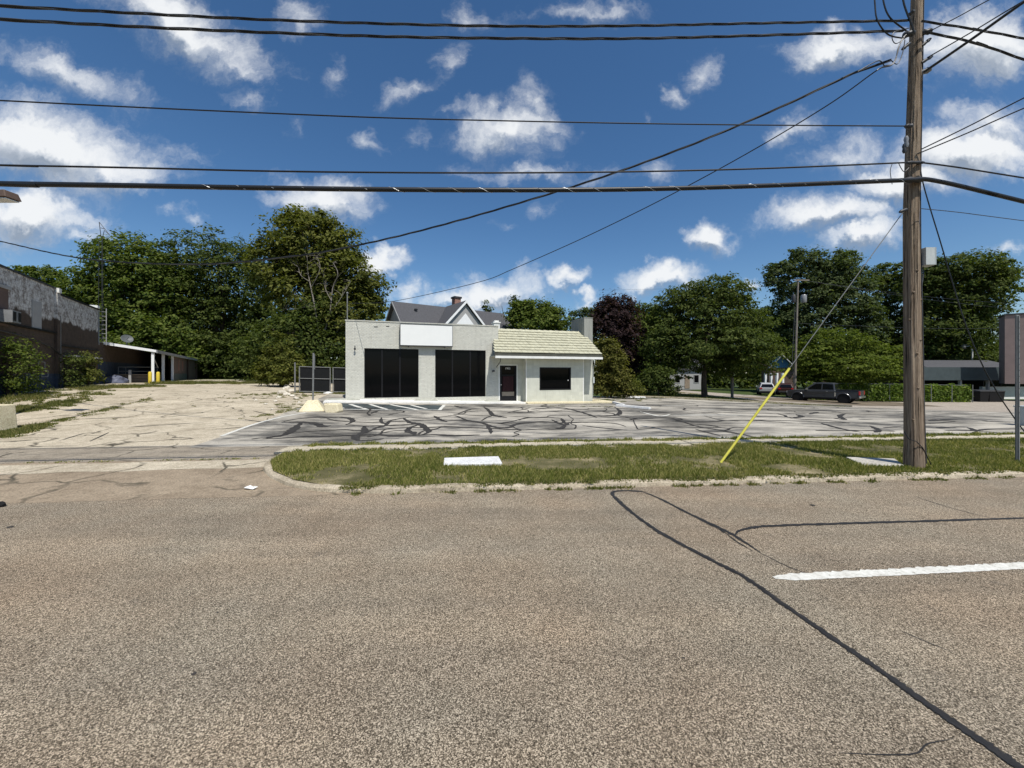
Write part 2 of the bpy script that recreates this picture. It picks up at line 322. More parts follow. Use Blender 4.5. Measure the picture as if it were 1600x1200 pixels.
plain('dead_wood', (.19, .17, .145), .9, .1, var=.3, scale=6); plain('brown_wall', (.13, .088, .07), .85, var=.25, scale=1.5); plain('tin_roof', (.42, .43, .43), .45, .4, .35, var=.3, scale=2)
plain('truck_paint', (.055, .058, .064), .32, .5, .35, var=.08); plain('suv_paint', (.52, .53, .54), .3, .5, .3, var=.05); plain('van_paint', (.045, .018, .016), .35, .5, .1, var=.08)
plain('rubber', (.014, .014, .014), .85, .2); plain('alloy', (.32, .33, .34), .35, .5, .7); plain('tail_red', (.45, .015, .02), .3, .5, var=.1); plain('clear_lamp', (.72, .72, .70), .25, .5, var=.05)
plain('chrome', (.72, .73, .74), .18, .5, .9, var=.04); plain('curtain_red', (.034, .012, .014), .85, var=.4, scale=14); plain('card_board', (.26, .22, .17), .85, var=.2)
plain('lamp_brown', (.10, .065, .045), .55, .4); plain('blue_gable', (.05, .15, .25), .6, var=.1); plain('tarp_blue', (.10, .11, .155), .6, var=.3); plain('screen_black', (.008, .009, .010), .75, .2, var=.25, scale=6)
plain('roof_tile', (.46, .445, .325), .75, .25, var=.22, scale=4, bump=.2); plain('deck_gutter_shade', (.07, .07, .055), .6); plain('litter_white', (.75, .75, .72), .7, var=.1); plain('wood_scrap', (.24, .19, .14), .85, var=.3)
plain('dish_grey', (.10, .11, .11), .5, var=.1); plain('pebble_dark', (.045, .04, .035), .8)
M = MATS

# ---------------------------------------------------------------- mesh helpers
BASE = {}
def link(o, parent=None):
    col.objects.link(o)
    if parent is not None:
        o.parent = parent; BASE[o.name] = BASE[parent.name]
    else: BASE.setdefault(o.name, Vector(o.location))
    return o
def tag(o, label, cat, group=None):
    o['label'] = label; o['category'] = cat
    if group: o['group'] = group
    return o
def thing(name, label, cat, loc, group=None):
    o = bpy.data.objects.new(name, None); o.location = loc; o.empty_display_size = .2; col.objects.link(o); BASE[o.name] = Vector(loc)
    return tag(o, label, cat, group)
class MB:
    def __init__(s): s.v = []; s.f = []
    def add(s, vs_, fs):
        o = len(s.v); s.v += [tuple(p) for p in vs_]; s.f += [tuple(i + o for i in f) for f in fs]; return s
    def hexa(s, p):   # 4 bottom (ccw) + 4 top
        return s.add(p, [(3, 2, 1, 0), (4, 5, 6, 7), (0, 1, 5, 4), (1, 2, 6, 5), (2, 3, 7, 6), (3, 0, 4, 7)])
    def box(s, x0, x1, y0, y1, z0, z1, fr=None):
        p = [(x0, y0, z0), (x1, y0, z0), (x1, y1, z0), (x0, y1, z0), (x0, y0, z1), (x1, y0, z1), (x1, y1, z1), (x0, y1, z1)]
        if fr: p = [fr(*q) for q in p]
        return s.hexa(p)
    def prism(s, pts, ext):
        e = Vector(ext); n = len(pts); a = [Vector(p) for p in pts]; b = [p + e for p in a]
        return s.add(a + b, [tuple(range(n - 1, -1, -1)), tuple(range(n, 2 * n))] + [(i, (i + 1) % n, n + (i + 1) % n, n + i) for i in range(n)])
    def tube(s, path, rad, n=8, cap=True):
        path = [Vector(p) for p in path]; m = len(path)
        if not hasattr(rad, '__len__'): rad = [rad] * m
        t0 = (path[1] - path[0]).normalized(); up = Vector((0, 0, 1)) if abs(t0.z) < .9 else Vector((1, 0, 0))
        x = t0.cross(up).normalized(); vs_ = []
        for i, p in enumerate(path):
            t = (path[min(i + 1, m - 1)] - path[max(i - 1, 0)])
            t = t.normalized() if t.length > 1e-9 else t0
            x = (x - t * x.dot(t)); x = x.normalized() if x.length > 1e-6 else t.orthogonal().normalized(); y = t.cross(x)
            for k in range(n):
                a = 2 * math.pi * k / n; vs_.append(p + (x * math.cos(a) + y * math.sin(a)) * rad[i])
        fs = [(i * n + k, i * n + (k + 1) % n, (i + 1) * n + (k + 1) % n, (i + 1) * n + k) for i in range(m - 1) for k in range(n)]
        if cap: fs += [tuple(range(n - 1, -1, -1)), tuple(range((m - 1) * n, m * n))]
        return s.add(vs_, fs)
    def lathe(s, c, prof, n=16, axis=(0, 0, 1)):
        A = Vector(axis).normalized(); X = A.orthogonal().normalized(); Y = A.cross(X); c = Vector(c); m = len(prof); vs_ = []
        for r, h in prof:
            for k in range(n):
                a = 2 * math.pi * k / n; vs_.append(c + A * h + (X * math.cos(a) + Y * math.sin(a)) * r)
        fs = [(i * n + k, i * n + (k + 1) % n, (i + 1) * n + (k + 1) % n, (i + 1) * n + k) for i in range(m - 1) for k in range(n)]
        fs += [tuple(range(n - 1, -1, -1)), tuple(range((m - 1) * n, m * n))]
        return s.add(vs_, fs)
    def build(s, name, mat, parent=None, smooth=False, bevel=0, loc=None):
        me = bpy.data.meshes.new(name); o = bpy.data.objects.new(name, me)
        if parent is not None:
            o.parent = parent; b = BASE[parent.name]
        else:
            b = Vector(loc) if loc is not None else Vector((0, 0, 0)); o.location = b
        me.from_pydata([(p[0] - b[0], p[1] - b[1], p[2] - b[2]) for p in s.v], [], s.f)
        bm = bmesh.new(); bm.from_mesh(me); bmesh.ops.recalc_face_normals(bm, faces=bm.faces); bm.to_mesh(me); bm.free()
        if smooth:
            for p in me.polygons: p.use_smooth = True
            try: me.set_sharp_from_angle(angle=R(40))
            except Exception: pass
        me.materials.append(M[mat]); col.objects.link(o); BASE[o.name] = b
        if bevel:
            m = o.modifiers.new('edge', 'BEVEL'); m.width = bevel; m.segments = 2; m.limit_method = 'ANGLE'; m.angle_limit = R(35)
        return o
def structure(o): o['kind'] = 'structure'; return o
def stuff(o): o['kind'] = 'stuff'; return o
def np_mesh(name, V, F, mat, parent=None, loc=None):
    b = BASE[parent.name] if parent is not None else (Vector(loc) if loc is not None else Vector((0, 0, 0)))
    V = np.asarray(V, np.float32) - np.array(b, np.float32); F = np.asarray(F, np.int32); k = F.shape[1]
    me = bpy.data.meshes.new(name); me.vertices.add(len(V)); me.vertices.foreach_set('co', V.ravel())
    me.loops.add(F.size); me.loops.foreach_set('vertex_index', F.ravel()); me.polygons.add(len(F))
    me.polygons.foreach_set('loop_start', np.arange(0, F.size, k, dtype=np.int32)); me.polygons.foreach_set('loop_total', np.full(len(F), k, np.int32))
    me.update(calc_edges=True); me.materials.append(M[mat]); o = bpy.data.objects.new(name, me)
    if parent is not None: o.parent = parent
    else: o.location = b
    col.objects.link(o); BASE[o.name] = b; return o
def frame(O, deg):
    c, s = math.cos(R(deg)), math.sin(R(deg))
    return lambda a, w, z: (O[0] + a * c - w * s, O[1] + a * s + w * c, z)

def sheet(name, poly, lift, mat, cell=.8, parent=None, zfun=zf, skirt=0):
    """a polygon in plan, cut into a grid and laid over the ground heights"""
    bm = bmesh.new(); vs_ = [bm.verts.new((p[0], p[1], 0)) for p in poly]; bm.faces.new(vs_)
    xs = [p[0] for p in poly]; ys = [p[1] for p in poly]
    for ax, lo, hi in ((0, min(xs), max(xs)), (1, min(ys), max(ys))):
        n = int((hi - lo) / cell)
        for i in range(1, n + 1):
            c = lo + i * cell; co = (c, 0, 0) if ax == 0 else (0, c, 0); no = (1, 0, 0) if ax == 0 else (0, 1, 0)
            bmesh.ops.bisect_plane(bm, geom=bm.verts[:] + bm.edges[:] + bm.faces[:], plane_co=co, plane_no=no)
    for v in bm.verts: v.co.z = zfun(v.co.x, v.co.y) + lift
    if skirt:
        be = [e for e in bm.edges if e.is_boundary]; r = bmesh.ops.extrude_edge_only(bm, edges=be)
        for v in [g for g in r['geom'] if isinstance(g, bmesh.types.BMVert)]: v.co.z -= skirt
    bmesh.ops.recalc_face_normals(bm, faces=bm.faces)
    me = bpy.data.meshes.new(name); bm.to_mesh(me); bm.free(); me.materials.append(M[mat]); o = bpy.data.objects.new(name, me); o.parent = parent; col.objects.link(o); BASE[o.name] = Vector((0, 0, 0))
    if parent is None: structure(o)
    return o
def rough_poly(P, amp=.05, step=.25):
    """break up the straight edges of a worn surface"""
    out = []
    for i in range(len(P)):
        a, b = Vector(P[i]), Vector(P[(i + 1) % len(P)]); n = max(1, int(min((b - a).length, 40) / step)); t = (b - a).normalized(); nn = Vector((-t.y, t.x))
        for k in range(n):
            q = a.lerp(b, k / n); o = amp * (mnoise.noise((q.x * 1.1, q.y * 1.1, 8)) + .7 * mnoise.noise((q.x * 4.3, q.y * 4.3, 2))) if k else 0
            q = q + nn * o; out.append((q.x, q.y))
    return out
def smooth_line(pts, n=6):
    P = [Vector((p[0], p[1], p[2] if len(p) > 2 else 0)) for p in pts]; out = []
    for i in range(len(P) - 1):
        p0, p1, p2, p3 = P[max(i - 1, 0)], P[i], P[i + 1], P[min(i + 2, len(P) - 1)]
        for k in range(n):
            t = k / n; out.append(.5 * ((2 * p1) + (p2 - p0) * t + (2 * p0 - 5 * p1 + 4 * p2 - p3) * t * t + (3 * p1 - p0 - 3 * p2 + p3) * t ** 3))
    return out + [P[-1]]
def ribbon(name, pts, w, lift, mat, parent, jag=.35, n=7, taper=True, zfun=zf, aniso=.25):
    L = smooth_line(pts, n); mb = MB(); m = len(L); vs_ = []
    for i, p in enumerate(L):
        t = (L[min(i + 1, m - 1)] - L[max(i - 1, 0)]); nn = Vector((-t.y, t.x, 0)); nn = nn.normalized() if nn.length > 1e-9 else Vector((0, 1, 0))
        wx = w * (.75 + aniso * abs(t.x) / (t.length + 1e-9)); e = 1 if not taper else min(1, .25 + 3 * min(i, m - 1 - i) / m)
        for sgn in (-1, 1):
            q = p + nn * sgn * wx * .5 * e * (1 + random.uniform(-jag, jag)); vs_.append((q.x, q.y, zfun(q.x, q.y) + lift))
    mb.add(vs_, [(2 * i, 2 * i + 1, 2 * i + 3, 2 * i + 2) for i in range(m - 1)])
    return mb.build(name, mat, parent)
def blades(name, pts, hs, mat, width=.006, lean=.5, parent=None, zlift=0., wfac=1.):
    n = len(pts); pts = np.asarray(pts, float); hs = np.asarray(hs, float)[:, None]
    a = RNG.uniform(0, 2 * np.pi, n); b = RNG.uniform(0, 2 * np.pi, n); d = np.stack([np.cos(a), np.sin(a), np.zeros(n)], 1)
    l = np.stack([np.cos(b), np.sin(b), np.zeros(n)], 1) * (RNG.uniform(0, lean, n)[:, None]) * hs
    w = (width * RNG.uniform(.6, 1.5, n))[:, None]
    V = np.empty((n, 3, 3)); V[:, 0] = pts - d * w; V[:, 1] = pts + d * w; V[:, 2] = pts + l + np.array([0, 0, 1.]) * hs
    return np_mesh(name, V.reshape(-1, 3), np.arange(3 * n).reshape(-1, 3), mat, parent)

# ================================================================ THE SETTING
# ---- base ground to the horizon
def base_ground():
    xs = sorted(set([-2500, -900, -350, -160, -110] + list(range(-80, 101, 4)) + [130, 200, 400, 900, 2500]))
    ys = sorted(set([-400, -120, -40, -15] + list(range(0, 81, 4)) + [100, 130, 200, 400, 900, 2500]))
    V = [(x, y, zf(x, y) - .06) for y in ys for x in xs]; nx = len(xs)
    F = [(j * nx + i, j * nx + i + 1, (j + 1) * nx + i + 1, (j + 1) * nx + i) for j in range(len(ys) - 1) for i in range(nx - 1)]
    return structure(np_mesh('ground', V, F, 'lawn_ground'))
base_ground()
flat = lambda x, y: 0.
road = sheet('road', [S(-140, -13), S(140, -13), S(140, 5.85), S(-140, 5.85)], 0, 'road_asphalt', 30, zfun=flat)
apron = sheet('driveway_apron', rough_poly([S(-24, 5.76), S(-1.0, 5.74), S(-2.1, 6.02), S(-2.75, 6.4), S(-3.4, 7.0), S(-3.8, 7.65), S(-3.95, 8.4), S(-24, 8.4)], .05), .002, 'apron_asphalt', 1.5, zfun=flat)
sheet('apron_slab', rough_poly([S(-22, 7.15), S(-9, 7.35), S(-6, 7.45), S(-3.8, 7.5), S(-3.95, 8.15), S(-22, 8.05)], .10), .006, 'old_concrete', 1.5, parent=apron, zfun=flat)
sheet('asphalt_strip', rough_poly([S(-24, 8.2), S(-4.0, 8.3), S(-4.0, 9.8), S(-24, 10.1)], .12), .003, 'strip_asphalt', 1.2, zfun=flat)
lot = sheet('parking_lot', [(-7.6, 9.05), S(27, 9.55), (25.2, 20), (24.3, 27), (13.5, 32.5), (4, 31.5), (-9, 28), (-11.6, 24.8), (-10.2, 19.9)], .004, 'lot_asphalt')
clot = sheet('concrete_lot', [S(-6.6, 9.85), (-10.2, 19.9), (-11.6, 24.8), (-12.5, 32), (-15, 45), (-36, 45), (-30, 28), (-18.3, 10.0), S(-60, 9.3)][0:7] + [(-30.6, 29), (-17.9, 9.6), S(-22, 9.9)], .001, 'old_concrete', .8)
side = sheet('side_street', [(25.6, 12.2), (90, 17), (90, 48), (44, 45.5), (34, 44.5), (27, 62), (17, 62), (18.6, 46), (22.6, 35.5), (24.8, 27), (25.6, 20)], -.002, 'side_road', 1.5)
sheet('dirt_patch', [(24.8, 37.2), (31, 34.2), (41, 36.5), (42, 42), (34, 44), (24.5, 45)], .006, 'dirt', 1.5, parent=side)

# ---- curb round the verge, verge, sidewalk
CP = [(70, 5.75), (-1.4, 5.75), (-2.3, 5.92), (-2.95, 6.28), (-3.6, 6.95), (-3.98, 7.6), (-4.15, 8.45)]
def curb():
    path = [Vector((70, 5.75, 0))] + smooth_line([(40, 5.75), (20, 5.75), (8, 5.75), (3, 5.75), (.8, 5.75), (-.3, 5.752)] + CP[1:], 8); mb = MB(); m = len(path); vs_ = []
    for i, p in enumerate(path):
        t = path[min(i + 1, m - 1)] - path[max(i - 1, 0)]; nn = Vector((t.y, -t.x, 0)).normalized()   # towards the verge
        wob = .012 * mnoise.noise((p.x * 2.1, p.y * 2.1, 0)); hz = .068 + .028 * mnoise.noise((p.x * 1.3, 4, p.y))
        for off, z in ((-.02 + wob, -.03), (.0 + wob, hz - .02), (.03 + wob, hz), (.13, hz + .004), (.14, -.03)):
            q = p + nn * off; x, y = S(q.x, q.y); vs_.append((x, y, z))
    mb.add(vs_, [(i * 5 + k, i * 5 + k + 1, i * 5 + k + 6, i * 5 + k + 5) for i in range(m - 1) for k in range(4)])
    return structure(mb.build('curb', 'curb_concrete', smooth=True))
curb()
def vz(x, y):
    s, n = sn(x, y); return .07 + .035 * mnoise.noise((x * .8, y * .8, 3)) * min(1, max(0, (n - 5.9) * 2)) + .02 * max(0, min(1, (n - 6) / 2))
verge_poly = [S(70, 5.84), S(-1.4, 5.84), S(-2.27, 6.0), S(-2.9, 6.34), S(-3.53, 6.99), S(-3.90, 7.62), S(-4.07, 8.5), S(70, 8.5)]
sheet('verge', verge_poly, 0, 'verge_soil', .5, zfun=vz)
walk = sheet('sidewalk', [S(-4.3, 8.5), S(40, 8.5), S(40, 9.2), S(-4.3, 9.2)], .05, 'sidewalk_concrete', 8, zfun=flat)
xs = -4.3
while xs < 40:                                        # each flag of the pavement is a slab of its own
    l = 1.35 + random.uniform(-.05, .05); o = MB(); dz = random.uniform(-.006, .012); t = random.uniform(-.004, .004)
    p = [S(xs + .006, 8.52), S(xs + l - .006, 8.52), S(xs + l - .006, 9.2), S(xs + .006, 9.2)]
    o.hexa([(q[0], q[1], -.02) for q in p] + [(q[0], q[1], .085 + dz + (t if i in (0, 3) else -t)) for i, q in enumerate(p)])
    o.build('paving_slab', 'sidewalk_concrete', walk, bevel=.008); xs += l
sheet('edge_strip', [S(-4.2, 9.2), S(27, 9.2), S(27, 9.72), S(-4.2, 9.75)], .02, 'verge_soil', .8, zfun=flat)

# ---- seals, cracks and paint on the road
def on_road(pts): return [gnd(*p) for p in pts]
ribbon('tar_seam', on_road([(1003, 768), (975, 767), (957, 770), (968, 785), (1010, 818), (1060, 848), (1115, 877), (1165, 903), (1225, 945), (1290, 990), (1360, 1037), (1420, 1080), (1480, 1122), (1545, 1166), (1600, 1203), (1700, 1275)]), .062, .004, 'tar', road, taper=False, zfun=flat, n=16, jag=.34)
ribbon('tar_seam', on_road([(1000, 767), (1030, 779), (1075, 802), (1130, 828), (1160, 845), (1188, 864)]), .055, .005, 'tar', road, zfun=flat, n=10)
ribbon('tar_seam', on_road([(1148, 838), (1155, 830), (1175, 825), (1210, 822), (1300, 819), (1400, 816), (1500, 813), (1600, 810), (1750, 806)]), .05, .006, 'tar', road, zfun=flat, n=12)
ribbon('tar_seam', on_road([(962, 776), (1012, 821), (1062, 851), (1117, 879), (1167, 905), (1228, 949), (1293, 994), (1362, 1041), (1424, 1086), (1484, 1129), (1548, 1173), (1604, 1212)]), .016, .006, 'tar', road, taper=False, zfun=flat, n=14, jag=.9)
ribbon('tar_seam', on_road([(1080, 806), (1128, 830), (1150, 846), (1180, 864)]), .018, .0065, 'tar', road, zfun=flat, n=10, jag=.8)
ribbon('crack', on_road([(1188, 864), (1230, 885), (1262, 897)]), .012, .003, 'tar', road, zfun=flat)
ribbon('crack', on_road([(1405, 985), (1440, 1000), (1490, 1020)]), .008, .003, 'tar', road, zfun=flat)
ribbon('crack', on_road([(1430, 776), (1490, 795), (1560, 812)]), .014, .003, 'tar', road, zfun=flat)
ribbon('crack', on_road([(1310, 1177), (1380, 1180), (1430, 1178), (1450, 1163), (1490, 1155)]), .007, .003, 'tar', road, zfun=flat)
def lane_mark(s0, s1, n0, n1):
    L_ = int((s1 - s0) / .03); up = []; dn = []
    for i in range(L_ + 1):
        s = s0 + i * .03; e = min(1, .35 + i / 8); j = .016 * mnoise.noise((s * 14, 1, 0)) + random.uniform(-.013, .010)
        up.append((s, n1 - .015 - (1 - e) * .05 + j)); dn.append((s, n0 + .012 + (1 - e) * .06 + .4 * j))
    mb = MB(); vs_ = []
    for a, b in zip(up, dn): vs_ += [(*S(*b), .004), (*S(*a), .004)]
    mb.add(vs_, [(2 * i, 2 * i + 2, 2 * i + 3, 2 * i + 1) for i in range(L_)])
    return mb.build('lane_marking', 'line_paint', road)
p0 = gnd(1212, 905); s0, n0 = sn(*p0)
lane_mark(s0, s0 + 3.05, n0 - .05, n0 + .085); lane_mark(s0 + 12.2, s0 + 15.2, n0 - .05, n0 + .085); lane_mark(s0 - 12.2, s0 - 9.15, n0 - .05, n0 + .085)

# ---- crack seals of the parking lot
def r3(L_): return [gnd(440 + x / 5, 600 + y / 5) for x, y in L_]
def r4(L_): return [gnd(700 + x / 5, 620 + y / 5) for x, y in L_]
def r5(L_): return [gnd(1000 + x / 3.81, 600 + y / 3.81) for x, y in L_]
def r6(L_): return [gnd(1380 + x / 7.27, 640 + y / 7.27) for x, y in L_]
A = [(r3, .26, [(0, 300), (150, 300), (260, 310), (330, 335), (385, 325)]), (r3, .34, [(160, 300), (110, 340), (60, 380), (0, 405), (-120, 425)]), (r3, .16, [(-150, 430), (0, 425), (150, 415), (350, 410), (540, 402), (620, 400), (740, 398), (900, 410), (1040, 405), (1150, 395)]),
 (r3, .22, [(500, 320), (555, 295), (530, 270), (440, 260), (300, 268)]), (r3, .18, [(500, 320), (640, 330), (760, 328), (870, 325), (1000, 318), (1080, 315)]), (r3, .32, [(640, 330), (650, 370), (620, 390), (575, 415), (600, 445)]), (r3, .22, [(660, 385), (740, 345), (810, 325), (860, 285), (1000, 262)]),
 (r3, .28, [(950, 265), (1000, 300), (1080, 315), (1130, 350), (1145, 380), (1095, 398)]), (r3, .28, [(1080, 315), (1010, 340), (985, 370), (1030, 385), (1040, 405)]), (r3, .22, [(1190, 250), (1240, 280), (1290, 298)]), (r3, .12, [(600, 445), (700, 440), (800, 430)]), (r3, .3, [(700, 232), (740, 215), (770, 205)]),
 (r3, .12, [(0, 300), (120, 275), (260, 262), (400, 262)]), (r3, .16, [(1150, 395), (1350, 405), (1550, 400)]), (r3, .1, [(1000, 262), (1150, 268), (1330, 250)]), (r3, .14, [(780, 262), (780, 300), (830, 318)]), (r3, .09, [(740, 398), (860, 370), (980, 366)]),
 (r4, .3, [(280, 80), (320, 110), (355, 145), (460, 165)]), (r4, .2, [(0, 150), (60, 150), (150, 185), (260, 205), (370, 240), (480, 240), (540, 215), (700, 200), (900, 205), (1100, 200), (1300, 210), (1390, 235)]), (r4, .2, [(60, 140), (180, 100), (260, 98)]), (r4, .14, [(260, 190), (310, 160), (350, 150)]),
 (r4, .14, [(465, 125), (560, 105), (650, 85)]), (r4, .14, [(555, 185), (620, 165), (800, 165), (890, 170)]), (r4, .24, [(810, 180), (860, 205), (915, 220), (945, 205)]), (r4, .26, [(885, 170), (905, 195), (920, 215)]), (r4, .22, [(915, 220), (890, 245), (840, 248)]), (r4, .26, [(900, 85), (1000, 110), (1100, 140), (1165, 165)]),
 (r4, .28, [(1300, 80), (1340, 110), (1330, 138), (1250, 150), (1100, 150)]), (r4, .25, [(50, 70), (110, 88)]), (r4, .2, [(300, 215), (330, 260), (335, 290)]), (r4, .12, [(1050, 225), (1200, 245), (1400, 262)]), (r4, .3, [(650, 100), (800, 88), (900, 85)]), (r4, .1, [(465, 125), (600, 122), (720, 104)]),
 (r5, .22, [(180, 200), (280, 235), (350, 255), (500, 280), (600, 300), (700, 320), (850, 332)]), (r5, .16, [(0, 260), (150, 255), (350, 250)]), (r5, .18, [(330, 270), (400, 290), (480, 310)]), (r5, .3, [(900, 205), (960, 195), (930, 182)]), (r5, .3, [(1010, 180), (1060, 168)]), (r5, .26, [(1150, 203), (1210, 212), (1190, 190), (1225, 178)]),
 (r5, .24, [(1080, 235), (1130, 250), (1230, 275), (1330, 290)]), (r5, .22, [(1370, 250), (1420, 275), (1400, 290)]), (r5, .2, [(1300, 210), (1390, 215)]), (r5, .14, [(640, 215), (780, 225), (920, 235)]), (r5, .12, [(180, 200), (60, 205), (-60, 215)]), (r5, .1, [(500, 280), (560, 260), (640, 262)]), (r5, .14, [(380, 190), (480, 215), (600, 222)]),
 (r6, .18, [(480, 200), (640, 215), (720, 205), (950, 205), (1060, 245), (1250, 260), (1390, 290), (1150, 295)]), (r6, .16, [(1060, 250), (1020, 280), (930, 290)]), (r6, .14, [(0, 210), (200, 195)]), (r6, .1, [(880, 320), (1300, 355), (1600, 360)]), (r6, .3, [(520, 130), (650, 120), (850, 115)]), (r6, .25, [(640, 212), (700, 198)])]
for fn, w, L_ in A:
    ribbon('tar_seam', fn(L_), w * (.68 if fn in (r3, r4) else .5), .010 + .003 * random.random(), 'old_tar', lot, jag=.3, aniso=1.0)
NG = {}                                               # a connected web of finer seals: jittered cells
for i in range(16):
    for j in range(11): NG[i, j] = (-8.6 + i * 2.2 + random.uniform(-.8, .8), 10.4 + j * 1.75 + random.uniform(-.6, .6) + (-.1 * i if j > 5 else 0))
def in_lot(q): return q[0] > -7.4 - .26 * (q[1] - 9.8) + .4 and q[0] < 23.8 and sn(*q)[1] > 10.0 and not (q[0] < 7.5 and q[1] > 19.4 + .32 * (q[0] + 8.9)) and q[1] < 31 - .25 * max(0, q[0] - 8)
for (i, j), p in NG.items():
    for di, dj in ((1, 0), (0, 1)):
        q = NG.get((i + di, j + dj))
        if q is None or random.random() < .38 or not (in_lot(p) and in_lot(q)): continue
        pts = [p] + [(p[0] + (q[0] - p[0]) * t + random.uniform(-.22, .22), p[1] + (q[1] - p[1]) * t + random.uniform(-.18, .18)) for t in (.33, .66)] + [q]
        ribbon('tar_seam', pts, random.uniform(.035, .085), .014 + .002 * random.random(), 'old_tar', lot, jag=.4, n=5, taper=False, aniso=.8)
# ---- paint in the lot
def patch(name, pts, lift, mat, parent=lot): return sheet(name, pts, lift, mat, 1.0, parent)
patch('bay_paint', r3([(372, 182), (455, 150), (700, 158), (1272, 168), (1235, 203), (900, 206), (470, 200)]), .008, 'teal_paint')
for L_, w in (([(-470, 410), (-230, 322), (0, 240 + 20), (190, 226)], .15), ([(330, 190), (450, 150)], .12), ([(455, 198), (800, 204), (1232, 204)], .13), ([(1232, 206), (1272, 165)], .22), ([(400, 168), (480, 192)], .2), ([(535, 160), (660, 198)], .2), ([(690, 160), (830, 202)], .2), ([(850, 162), (1060, 202)], .2), ([(1005, 164), (1130, 196)], .2)):
    ribbon('paint_line', r3(L_), w, .013, 'line_paint', lot, jag=.12, taper=False)
for L_, w in (([(0, 165), (110, 192), (180, 182)], .16), ([(180, 188), (420, 186), (640, 188)], .2), ([(130, 130), (260, 130)], .18), ([(330, 155), (450, 155)], .14), ([(600, 128), (720, 132)], .1), ([(130, 330), (300, 326), (560, 322), (900, 322), (1200, 318), (1560, 318)], .13)):
    ribbon('paint_line', r5(L_), w, .013, 'line_paint', lot, jag=.3)
for L_ in ([(0, 674), (60, 663), (120, 650), (180, 636), (240, 621)], [(0, 640), (50, 634), (100, 626)], [(90, 690), (130, 678), (155, 676)], [(0, 702), (60, 698), (120, 697)], [(140, 690), (170, 676)], [(200, 668), (320, 660)], [(220, 648), (300, 646), (340, 640)], [(380, 655), (420, 660), (470, 654)], [(395, 642), (430, 650)], [(300, 630), (380, 628)], [(120, 655), (210, 652)], [(330, 672), (420, 664)]):
    ribbon('crack', [gnd(*p) for p in L_], random.uniform(.03, .07), .010, 'tar', clot, jag=.5)
# yellow curb line along the far edge of the lot
def edge_curb(pts):
    L_ = smooth_line(pts, 6); mb = MB(); vs_ = []; m = len(L_)
    for i, p in enumerate(L_):
        t = L_[min(i + 1, m - 1)] - L_[max(i - 1, 0)]; nn = Vector((-t.y, t.x, 0)).normalized()
        for off, z in ((-.09, -.03), (-.08, .12), (.08, .12), (.09, -.03)):
            q = p + nn * off; vs_.append((q.x, q.y, zf(q.x, q.y) + z))
    mb.add(vs_, [(i * 4 + k, i * 4 + k + 1, i * 4 + k + 5, i * 4 + k + 4) for i in range(m - 1) for k in range(3)] + [(0, 1, 2, 3), tuple(4 * (m - 1) + k for k in range(4))])
    return structure(mb.build('lot_curb', 'curb_concrete'))
edge_curb([(24.1, 27.3), (22.5, 29.2), (19, 30.6), (14, 32.4), (9, 32.3)])

# ---- grass and weeds (uncountable)
def in_poly(x, y, P):
    c = False; j = len(P) - 1
    for i in range(len(P)):
        if (P[i][1] > y) != (P[j][1] > y) and x < (P[j][0] - P[i][0]) * (y - P[i][1]) / (P[j][1] - P[i][1]) + P[i][0]: c = not c
        j = i
    return c
def verge_grass():
    pts = []; hs = []; n = 230000; ss = RNG.uniform(-4.0, 19, n); nn = RNG.uniform(5.9, 8.58, n)
    vp = [sn(*p) for p in verge_poly]
    for s, m in zip(ss, nn):
        if s < -1 and not in_poly(s, m, vp): continue
        x, y = s * CS - m * SS, s * SS + m * CS
        b = mnoise.noise((x * .9, y * .9, 0)) + .5 * mnoise.noise((x * 2.7, y * 2.7, 5)) + .3 * mnoise.noise((x * 7, y * 7, 9))
        if b < -.36 and random.random() < .9: continue
        if b < -.16 and random.random() < .55: continue
        if slab_at(s, m): continue
        pts.append((x, y, vz(x, y) - .004)); hs.append(max(.014, .042 + .03 * b + random.uniform(-.02, .03)))
    return stuff(tag(blades('grass', pts, hs, 'grass_blade', .0065, .95), 'short patchy green grass covering the verge along the curb', 'grass'))
SLAB1 = [gnd(p, q, .1) for p, q in ((693, 727), (785, 725), (779, 714), (694, 716.5))]
SLAB2 = [gnd(p, q, .1) for p, q in ((1348, 727.5), (1412, 727), (1398, 717), (1322, 714.5))]
_sl = [[sn(*p) for p in SLAB1], [sn(*p) for p in SLAB2]]
def slab_at(s, m): return any(in_poly(s, m, q) for q in _sl)
verge_grass()
def clump_weeds(name, label, spots, mat='dry_weed', per=40):
    pts = []; hs = []
    for (x, y, r, h, z) in spots:
        k = int(per * max(.3, min(3, (r / .12) ** 1.3)))
        for _ in range(k):
            a = random.uniform(0, 6.28); q = r * math.sqrt(random.random()); X, Y = x + q * math.cos(a), y + q * math.sin(a)
            pts.append((X, Y, (zf(X, Y) if z is None else z) - .005)); hs.append(h * random.uniform(.45, 1.2) * (1 - .5 * q / r))
    return stuff(tag(blades(name, pts, hs, mat, .012, 1.1), label, 'weeds'))
sp = []
for i in range(1000):
    s = random.uniform(-2.4, 19); b = mnoise.noise((s * 1.7, 0, 3)) + .6 * mnoise.noise((s * 5, 2, 3))
    if b > .0: sp.append((*S(s, 5.74 - random.uniform(-.05, .06)), random.uniform(.03, .11), random.uniform(.03, .085), .0))
for i in range(560): s = random.uniform(-2.2, 19); sp.append((*S(s, 5.86 + random.uniform(-.06, .04)), random.uniform(.04, .12), random.uniform(.03, .07), .07))
clump_weeds('curb_weeds', 'ragged tufts of weed growing along the curb gutter', sp, per=34)
sp = []
for i in range(1300):
    s = random.uniform(-4, 24); b = mnoise.noise((s * .8, 7, 3))
    if b > -.15 or random.random() < .25: sp.append((*S(s, 9.46 + random.uniform(-.25, .24)), random.uniform(.06, .16), random.uniform(.04, .13), .02))
